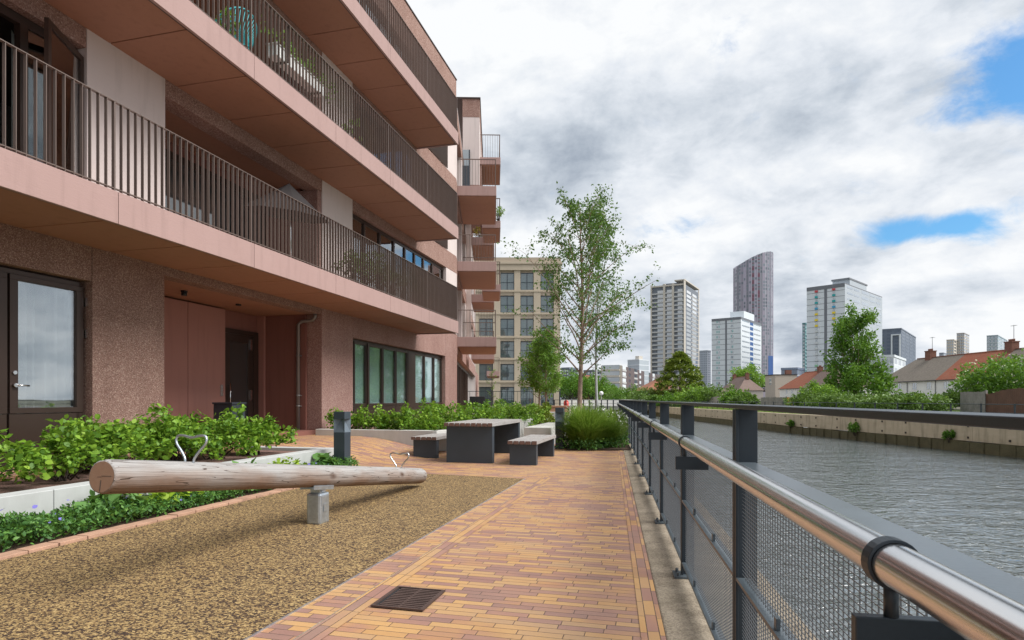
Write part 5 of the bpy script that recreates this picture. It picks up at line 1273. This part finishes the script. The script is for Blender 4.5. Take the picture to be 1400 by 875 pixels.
grey_c = plain('tower_cream', (.56,.51,.44), .8, var=.06, vs=.2, fine=2, bump=0); dkw = plain('tower_dark', (.17,.19,.22), .6, var=.1, vs=.2, fine=2, bump=0)
wh = plain('tower_white', (.66,.70,.73), .7, var=.06, vs=.15, fine=1, bump=0); wh2 = plain('tower_grey', (.42,.46,.50), .7, var=.06, vs=.15, fine=1, bump=0); dg = plain('tower_slate', (.17,.18,.20), .7, var=.06, vs=.2, fine=1, bump=0)
win = M['fglass']; balc = plain('balcony_grey', (.50,.50,.49), .6, var=.1, vs=.3, fine=2, bump=0); blu = plain('blue_panel', (.03,.10,.28), .5, var=.1, bump=0)
# T1 cream and slate tower
T = Tower('residential_tower', 'tall cream-framed residential tower with stacked balconies, leftmost of the towers', 890, 936, 956, 420, ZT(388,420), 30, dkw)
fl = 24; zb = 6; fh = (T.zt-zb-3)/fl; L, Rr = T.L, T.Rr
for i in range(fl):
    z = zb+i*fh
    for (a, b) in ((.06,.20),(.34,.52),(.60,.80)): # left face measured from the near corner
        T.part('window', win, 'l', L*(a), L*(b), z+.9, z+fh-.25, .15); 
    for (a, b) in ((.02,.30),(.36,.56),(.62,.97)): T.part('balcony', balc, 'l', L*a, L*b, z, z+.95, 1.1, 72)
    for (a, b) in ((.12,.40),(.50,.80)): T.part('window', win, 'r', Rr*a, Rr*b, z+.7, z+fh-.4, .12)
    T.part('floor_band', grey_c, 'r', Rr*.42, Rr*.95, z, z+.35, .2)
for a, b in ((-.005,.02),(.30,.36),(.56,.62),(.96,1.0)): T.part('pilaster', grey_c, 'l', L*a, L*b, 0, T.zt+(3.2 if a < .1 else 1), 1.3)
T.part('pilaster', grey_c, 'r', Rr*.0, Rr*.06, 0, T.zt+3, .5); T.part('pilaster', grey_c, 'r', Rr*.95, Rr, 0, T.zt+2, .5)
T.body('roof_frame', grey_c, L*-.01, L*.3, 0, Rr, T.zt+2.6, T.zt+3.4); T.body('penthouse', dg, L*.25, L*.75, Rr*.2, Rr*.8, T.zt, T.zt+3); T.part('cornice', grey_c, 'l', 0, L, T.zt-.8, T.zt+.2, 1.2); T.finish()
# T2 white tower
T = Tower('white_tower_block', 'white tower block with pale green and blue window strips before the curved tower', 973, 1013, 1041, 330, ZT(434,330), 38, wh)
fl = 16; fh = T.zt/fl; L, Rr = T.L, T.Rr; grn = plain('green_panel', (.30,.50,.50), .5, bump=0)
T.part('recess_shade_strip', dg, 'l', L*.47, L*.53, 0, T.zt, .06)  # flat slate strip on the face, a recess's shade painted in
for i in range(fl):
    z = i*fh
    for a in (.26,.30): T.part('window', win if (i+int(a*100))%3 else grn, 'l', L*a, L*(a+.035), z+.9, z+2.2, .12)
    for a in (.72,.79): T.part('window', grn if (i+int(a*100))%3 else win, 'l', L*a, L*(a+.04), z+.9, z+2.2, .12)
    T.part('floor_joint', dg, 'l', 0, L*.47, z, z+.18, .07); T.part('floor_joint', dg, 'l', L*.53, L, z, z+.18, .07)
    T.part('balcony', blu, 'r', Rr*.42, Rr*.58, z+.3, z+fh-.6, .3)
    T.part('window', win, 'r', Rr*.05, Rr*.40, z+1.2, z+2.0, .1); T.part('window', win, 'r', Rr*.60, Rr*.95, z+1.2, z+2.0, .1)
T.part('parapet', dg, 'l', 0, L, T.zt-1.0, T.zt+.4, .2); T.part('parapet', dg, 'r', 0, Rr, T.zt-1.0, T.zt+.4, .2)
T.body('roof_house', wh, L*.05, L*.52, Rr*.2, Rr*.7, T.zt+.0, T.zt+4.6); T.finish()
# T3 curved tower
zt0, zt1 = ZT(362,560), ZT(342,560); X0, X1 = AT(1013,560), AT(1065,560); xc = (X0+X1)/2; rx = (X1-X0)/2
root = thing('curved_tower', (xc,560+rx,0), 'tall curved tower with lilac, dark red and grey stripes and a slanted top', 'tower')
me = bpy.data.meshes.new('cladding'); NS = 44; bm = bmesh.new(); uvl = bm.loops.layers.uv.new('UVMap')
def tp(k):
    a = 2*PI*k/NS; return (xc-rx*math.cos(a), 560+rx*.9-rx*.9*math.sin(a))
for k in range(NS):
    p, q = tp(k), tp(k+1)
    def top(pt): 
        t = (pt[0]-X0)/(X1-X0); return zt0+(zt1-zt0)*(math.sin(t*PI/2))**.8
    vs = [bm.verts.new((p[0]-xc,p[1]-560-rx,0)), bm.verts.new((q[0]-xc,q[1]-560-rx,0)), bm.verts.new((q[0]-xc,q[1]-560-rx,top(q))), bm.verts.new((p[0]-xc,p[1]-560-rx,top(p)))]
    f = bm.faces.new(vs)
    for l, (uu, vv) in zip(f.loops, ((k,0),(k+1,0),(k+1,top(q)/3.2),(k,top(p)/3.2))): l[uvl].uv = (uu+.001, vv)
bm.faces.new([bm.verts.new((tp(k)[0]-xc, tp(k)[1]-560-rx, top(tp(k))-1.2)) for k in range(NS)])
bm.to_mesh(me); bm.free(); me.materials.append(m_stripe_tower([(.30,.27,.33),(.40,.40,.44),(.22,.07,.10),(.26,.26,.30),(.42,.38,.47),(.17,.07,.10),(.33,.33,.38),(.20,.20,.24)], 'striped_cladding')); o = link('cladding', me, root)
m = MB()
for k in range(0, NS, 2):
    p = tp(k); t = (p[0]-X0)/(X1-X0); zz = zt0+(zt1-zt0)*(math.sin(t*PI/2))**.8; m.box(p[0]-.3,p[0]+.3,p[1]-.3,p[1]+.3,0,zz+.2)
m.build('fins', plain('lilac_fin', (.40,.37,.44), .5, bump=0), root)
m = MB()
for k in (15,16,17): p = tp(k); m.box(p[0]-.9,p[0]+.9,p[1]-.6,p[1]+.2,0,42)
m.build('blue_cladding', plain('blue_clad', (.10,.20,.48), .5, bump=0), root)
# T4
T = Tower('panelled_tower_block', 'grey-white tower block with red, teal and yellow panels, behind the large tree', 1103, 1155, 1206, 300, ZT(388,300), 47, wh)
fl = 20; fh = T.zt/fl; L, Rr = T.L, T.Rr; cols = [plain('panel_%s' % n, c, .5, bump=0, var=.04) for n, c in (('red',(.55,.05,.06)),('teal',(.02,.35,.36)),('blue',(.04,.33,.55)),('yellow',(.80,.60,.02)),('white',(.6,.62,.62)))]
seq = [cols[0],cols[1],cols[1],cols[2],cols[3],cols[3],cols[3]]+[cols[4]]*6+[plain('panel_green',(.25,.50,.30),.5,bump=0)]*7
T.part('recess_shade_strip', dg, 'l', L*.455, L*.53, 0, T.zt, .06)  # no real recess: its shade is put into this flat strip's colour
for i in range(fl):
    z = i*fh; cc = seq[min(fl-1-i, len(seq)-1)]
    for a in (.24, .70): 
        T.part('coloured_panel', cc, 'l', L*a, L*(a+.075), z+.35, z+1.35, .5); T.part('window', win, 'l', L*(a+.01), L*(a+.065), z+1.36, z+2.7, .12)
    T.part('floor_joint', dg, 'l', 0, L*.455, z, z+.16, .07); T.part('floor_joint', dg, 'l', L*.53, L, z, z+.16, .07)
    T.part('balcony', blu, 'r', Rr*.42, Rr*.60, z+.2, z+1.2, .9); T.part('window', M['fglass'], 'r', Rr*.42, Rr*.60, z+1.25, z+2.7, .1)
    for a in (.05,.22,.64,.82): T.part('window', win, 'r', Rr*a, Rr*(a+.14), z+1.3, z+2.25, .1)
T.body('side_cladding', wh2, -.05, -.03, 0, Rr, 0, T.zt)
T.part('parapet', dg, 'l', 0, L, T.zt-1.4, T.zt+.5, .2); T.part('parapet', dg, 'r', 0, Rr, T.zt-1.4, T.zt+.5, .2)
T.body('roof_house', wh2, L*.0, L*.45, Rr*.12, Rr*.55, T.zt+.5, T.zt+3.2); T.body('roof_cap', dg, L*-.01, L*.46, Rr*.1, Rr*.57, T.zt+3.2, T.zt+4); T.finish()
def simple(name, label, pxl, pxc, pxr, Y, py, th, wall, wcol, fl, nl, nr, band=None, cat='tower block', z0=0):
    T = Tower(name, label, pxl, pxc, pxr, Y, ZT(py,Y), th, wall, cat)
    fh = T.zt/fl; L, Rr = T.L, T.Rr
    for i in range(fl):
        z = i*fh
        for k in range(nl): T.part('window', wcol, 'l', L*(k+.18)/nl, L*(k+.82)/nl, z+fh*.3, z+fh*.85, .1)
        for k in range(nr): T.part('window', wcol, 'r', Rr*(k+.18)/nr, Rr*(k+.82)/nr, z+fh*.3, z+fh*.85, .1)
        if band: T.part('floor_band', band, 'l', 0, L, z, z+fh*.22, .25); T.part('floor_band', band, 'r', 0, Rr, z, z+fh*.22, .25)
    T.body('parapet', wall, -.3, L+.1, -.3, Rr+.1, T.zt, T.zt+1); T.finish(); return T
simple('teal_tower', 'thin teal glass tower peeking out left of the panelled block', 1097, 1101, 1108, 450, 443, 45, plain('teal_wall', (.10,.22,.24), .5), win, 22, 1, 1, plain('teal_band', (.28,.42,.44), .5))
T = simple('dark_blue_tower', 'dark blue-grey tower with a white framed bay, right of the large tree', 1200, 1232, 1252, 500, 450, 40, plain('blue_grey', (.13,.16,.21), .45), plain('bluish_window', (.10,.13,.18), .3), 20, 3, 4)
for a, b, z0, z1 in ((.02,.08,0,T.zt-4),(.36,.42,0,T.zt-4),(.08,.36,T.zt-6,T.zt-4)): T.part('white_frame', wh, 'l', T.L*a, T.L*b, z0+1, z1, 1.5)
simple('beige_tower', 'small pale beige tower on the skyline at the right, lower of a pair', 1294, 1304, 1311, 690, 465, 45, grey_c, win, 20, 3, 2)
simple('beige_tower', 'small grey-topped beige tower on the skyline at the right, taller of a pair', 1308, 1318, 1325, 700, 456, 45, plain('warm_grey', (.36,.34,.33), .7), win, 22, 3, 2, grey_c)
simple('glass_tower', 'small bluish glass block on the skyline near the right edge', 1349, 1364, 1377, 700, 459, 45, plain('ice_blue', (.30,.38,.42), .5), win, 18, 3, 3, plain('ice_band', (.50,.55,.56), .5))
simple('slim_tower', 'pale slim tower with a dark red edge between the cream tower and the white block', 955, 967, 972, 600, 480, 50, plain('pale_blue_grey', (.42,.46,.52), .6), plain('light_window', (.25,.28,.34), .3), 22, 5, 1)
simple('low_white_building', 'low white office building with long window bands below the dark blue tower', 1186, 1222, 1238, 260, 488, 40, wh, win, 5, 6, 3, wh, 'office building')
simple('blue_trimmed_building', 'long low blue-trimmed building behind the red and brown roofs', 1068, 1090, 1100, 300, 505, 40, plain('blue_grey2', (.22,.26,.36), .5), plain('light_window', (.25,.28,.34)), 5, 8, 2, wh2, 'building')
simple('white_gable_building', 'small white and grey building right of the large tree above the roofs', 1183, 1196, 1204, 230, 502, 45, wh, win, 5, 3, 2, None, 'building')
simple('distant_block', 'low distant blue-grey block right of the dark blue tower', 1284, 1290, 1296, 800, 483, 45, plain('blue_grey3', (.30,.34,.40), .5), win, 12, 2, 2)
# dark brick apartment block
T = Tower('brick_apartment_block', 'dark brick six-storey apartment block with a cream balcony end, left of the conifer', 822, 850, 906, 285, ZT(500,285), 22, plain('dark_brick', (.13,.10,.10), .85, var=.2, vs=1, fine=5, bump=0), 'apartment block')
L, Rr = T.L, T.Rr
T.root['label'] = 'dark brick six-storey apartment block with a cream balcony end, left of the conifer'
fh = (T.zt-.8)/5.5
T.body('cream_end', grey_c, -.05, L+.05, -.3, -.02, 0, T.zt+.2); 
for i in range(6):
    z = i*fh-.5
    T.part('balcony', grey_c, 'l', L*.08, L*1.0, z+.4, z+1.2, 1.4)
    T.part('window', win, 'l', L*.1, L*.96, z+1.25, z+fh+.25, .5)
    for k in range(9):
        a = (k+.12)/9
        if k%2 == 0: T.part('balcony', balc, 'r', Rr*a, Rr*(a+.07), z+.4, z+1.3, 1.0)
        T.part('window', win if k%3 else wh, 'r', Rr*a, Rr*(a+(.06 if k%2 == 0 else .035)), z+1.3, z+fh-.1, .12)
T.finish()
T = Tower('rooftop_glass_block', 'pale glassy building rising behind the dark brick block', 858, 874, 887, 340, ZT(491,340), 45, plain('pale_glass_wall', (.45,.50,.54), .5), 'building')
for i in range(9):
    T.part('floor_band', wh, 'l', 0, T.L, T.zt-3*i-.5, T.zt-3*i, .2); T.part('floor_band', wh, 'r', 0, T.Rr, T.zt-3*i-.5, T.zt-3*i, .2)
T.body('roof_plant', grey_c, T.L*.2, T.L*.5, T.Rr*.2, T.Rr*.6, T.zt, T.zt+2); T.finish()
simple('dark_flats', 'dark block of flats with pale balcony bands seen behind the birch stem', 798, 812, 824, 330, 508, 35, dg, win, 9, 3, 3, wh2, 'apartment block')
T = Tower('red_gable_building', 'building with a coral-red end wall seen through the birch branches', 786, 800, 806, 300, ZT(513,300), 45, plain('coral', (.50,.17,.14), .7), 'building'); T.part('window', win, 'r', T.Rr*.3, T.Rr*.7, 4, 8, .1); T.finish()
simple('dark_glass_building', 'dark slate building right of the cream building, behind the birch', 768, 778, 790, 290, 505, 40, plain('dark_blue_wall', (.14,.17,.21), .5), win, 10, 3, 3, dg, 'apartment block')

# ================================================================== sky, sun, camera
w = bpy.data.worlds.new('World'); scene.world = w; w.use_nodes = True
t = NT.__new__(NT); t.m = None; t.t = w.node_tree; t.t.nodes.clear()
out = t.n('ShaderNodeOutputWorld'); bg_ = t.n('ShaderNodeBackground')
SUN_EL, SUN_AZ = 50, 104      # azimuth clockwise from +Y
sky = t.n('ShaderNodeTexSky', sky_type='NISHITA'); sky.sun_disc = False; sky.sun_elevation = R(SUN_EL); sky.sun_rotation = R(SUN_AZ); sky.altitude = 20; sky.air_density = 1.2; sky.dust_density = 1.2
d = t.n('ShaderNodeTexCoord').outputs['Generated']
sx = t.sep(d); zc = t.math('MAXIMUM', sx[2], 0.0)
k = t.math('DIVIDE', 1.0, t.math('ADD', zc, .22))
pl = t.comb(t.math('MULTIPLY', sx[0], k), t.math('MULTIPLY', sx[1], k), t.math('MULTIPLY', zc, 1.2))
def patch(px, py, rx, ry, soft=1.0):
    """round soft region of the sky in a given compass direction"""
    v = Vector(((px-700)/FPX, 1, (546-py)/FPX)).normalized(); 
    a = Vector((v.y, -v.x, 0)).normalized(); b = v.cross(a)
    def dot(q):
        nd = t.n('ShaderNodeVectorMath', operation='DOT_PRODUCT'); t.set(nd, 0, d); nd.inputs[1].default_value = q; return nd.outputs['Value']
    x = t.math('DIVIDE', dot(a), rx/FPX); y = t.math('DIVIDE', dot(b), ry/FPX); fr = t.math('GREATER_THAN', dot(v), 0)
    e = t.math('ADD', t.math('MULTIPLY', x, x), t.math('MULTIPLY', y, y))
    return t.math('MULTIPLY', t.math('POWER', 2.718, t.math('MULTIPLY', e, -1)), fr)
n1 = t.noise(pl, 1.15, 9, .56, .35); n2 = t.noise(pl, 3.1, 8, .6, .5); n3 = t.noise(t.scale(pl, (1,1,1)), .55, 4)
# streaks running up to the right
rot = t.n('ShaderNodeVectorRotate', rotation_type='Z_AXIS'); t.set(rot, 'Vector', pl); rot.inputs['Angle'].default_value = R(35)
n4 = t.noise(t.scale(rot.outputs[0], (1.0,2.2,1)), 1.1, 8, .58, .5)
cov = t.math('ADD', t.math('MULTIPLY', n1, .5), t.math('ADD', t.math('MULTIPLY', n2, .25), t.math('MULTIPLY', n4, .35)))
holes = t.math('ADD', t.math('MULTIPLY', patch(1410,95,62,62), .36), t.math('ADD', t.math('MULTIPLY', patch(1262,314,68,17), .36), t.math('ADD', t.math('MULTIPLY', patch(1255,130,50,30), .10), t.math('ADD', t.math('MULTIPLY', patch(1120,352,40,14), .16), t.math('ADD', t.math('MULTIPLY', patch(1010,20,40,30), .14), t.math('MULTIPLY', patch(1385,270,50,20), .12))))))
n7 = t.noise(t.scale(d, (1,1,1.6)), 9, 8, .62, .5)
cov = t.math('SUBTRACT', t.math('ADD', t.math('ADD', cov, .08), t.math('MULTIPLY', t.math('SUBTRACT', n7, .5), .6)), holes)
mask = t.n('ShaderNodeMapRange', interpolation_type='SMOOTHSTEP'); t.set(mask, 0, cov); mask.inputs[1].default_value = .28; mask.inputs[2].default_value = .54
# brightness of the cloud
br = t.math('ADD', t.math('MULTIPLY', t.math('SUBTRACT', n2, .5), .9), t.math('MULTIPLY', t.math('SUBTRACT', n4, .5), .75))
br = t.math('ADD', br, .86)
def addp(b, amt, *a): return t.math('ADD', b, t.math('MULTIPLY', patch(*a), amt))
br = addp(br, .42, 690, 60, 150, 110); br = addp(br, -.38, 760, 165, 150, 75); br = addp(br, -.42, 720, 265, 90, 60); br = addp(br, .28, 700, 330, 60, 40)
br = addp(br, -.35, 870, 440, 110, 55); br = addp(br, .30, 960, 500, 120, 22); br = addp(br, .38, 1270, 365, 110, 30); br = addp(br, -.35, 1330, 395, 90, 16); br = addp(br, .25, 1340, 450, 100, 28)
br = addp(br, .22, 1100, 230, 250, 60); br = addp(br, -.16, 960, 210, 120, 60); br = addp(br, -.22, 1075, 420, 60, 60); br = addp(br, .18, 900, 60, 180, 60); br = addp(br, -.3, 1150, 480, 60, 25); br = addp(br, .25, 930, 330, 90, 40)
n5 = t.noise(t.scale(d, (1,1,1.9)), 4.6, 8, .58, .25); n6 = t.noise(t.scale(d, (1,1,1.5)), 13, 6, .6, .3); br = t.math('ADD', br, t.math('ADD', t.math('MULTIPLY', t.math('SUBTRACT', n5, .5), 1.7), t.math('MULTIPLY', t.math('SUBTRACT', n6, .5), .8)))
cc = t.ramp(t.math('MULTIPLY', br, .8), [(.0,(1.6,1.9,2.35)),(.25,(2.35,2.7,3.2)),(.5,(3.6,3.95,4.4)),(.75,(4.9,5.15,5.5)),(1,(5.9,6.0,6.1))])
skyc = t.mix(1.0, sky.outputs[0], (.40,.74,.98), 'MULTIPLY')
fin = t.mix(mask.outputs[0], skyc, cc)
t.set(bg_, 0, fin); bg_.inputs[1].default_value = .05
t.t.links.new(bg_.outputs[0], out.inputs[0])
sl = bpy.data.lights.new('sun', 'SUN'); sl.energy = 1.5; sl.angle = R(38); sl.color = (1,.975,.94)
so = bpy.data.objects.new('sun', sl); COL.objects.link(so)
sd = Vector((math.sin(R(SUN_AZ))*math.cos(R(SUN_EL)), math.cos(R(SUN_AZ))*math.cos(R(SUN_EL)), math.sin(R(SUN_EL))))
so.rotation_euler = sd.to_track_quat('Z', 'Y').to_euler(); so.location = (30,-20,60)
cam = bpy.data.cameras.new('camera'); co = bpy.data.objects.new('camera', cam); COL.objects.link(co)
co.location = (0,0,H); co.rotation_euler = (PI/2,0,0); cam.sensor_width = 36; cam.lens = FPX/1400*36
cam.shift_y = (546-437.5)/1400; cam.clip_start = .05; cam.clip_end = 6000
scene.camera = co
scene.view_settings.view_transform = 'Standard'; scene.view_settings.look = 'None'; scene.view_settings.exposure = 1.72; scene.view_settings.gamma = 1
scene.cycles.max_bounces = 8; scene.cycles.transparent_max_bounces = 12
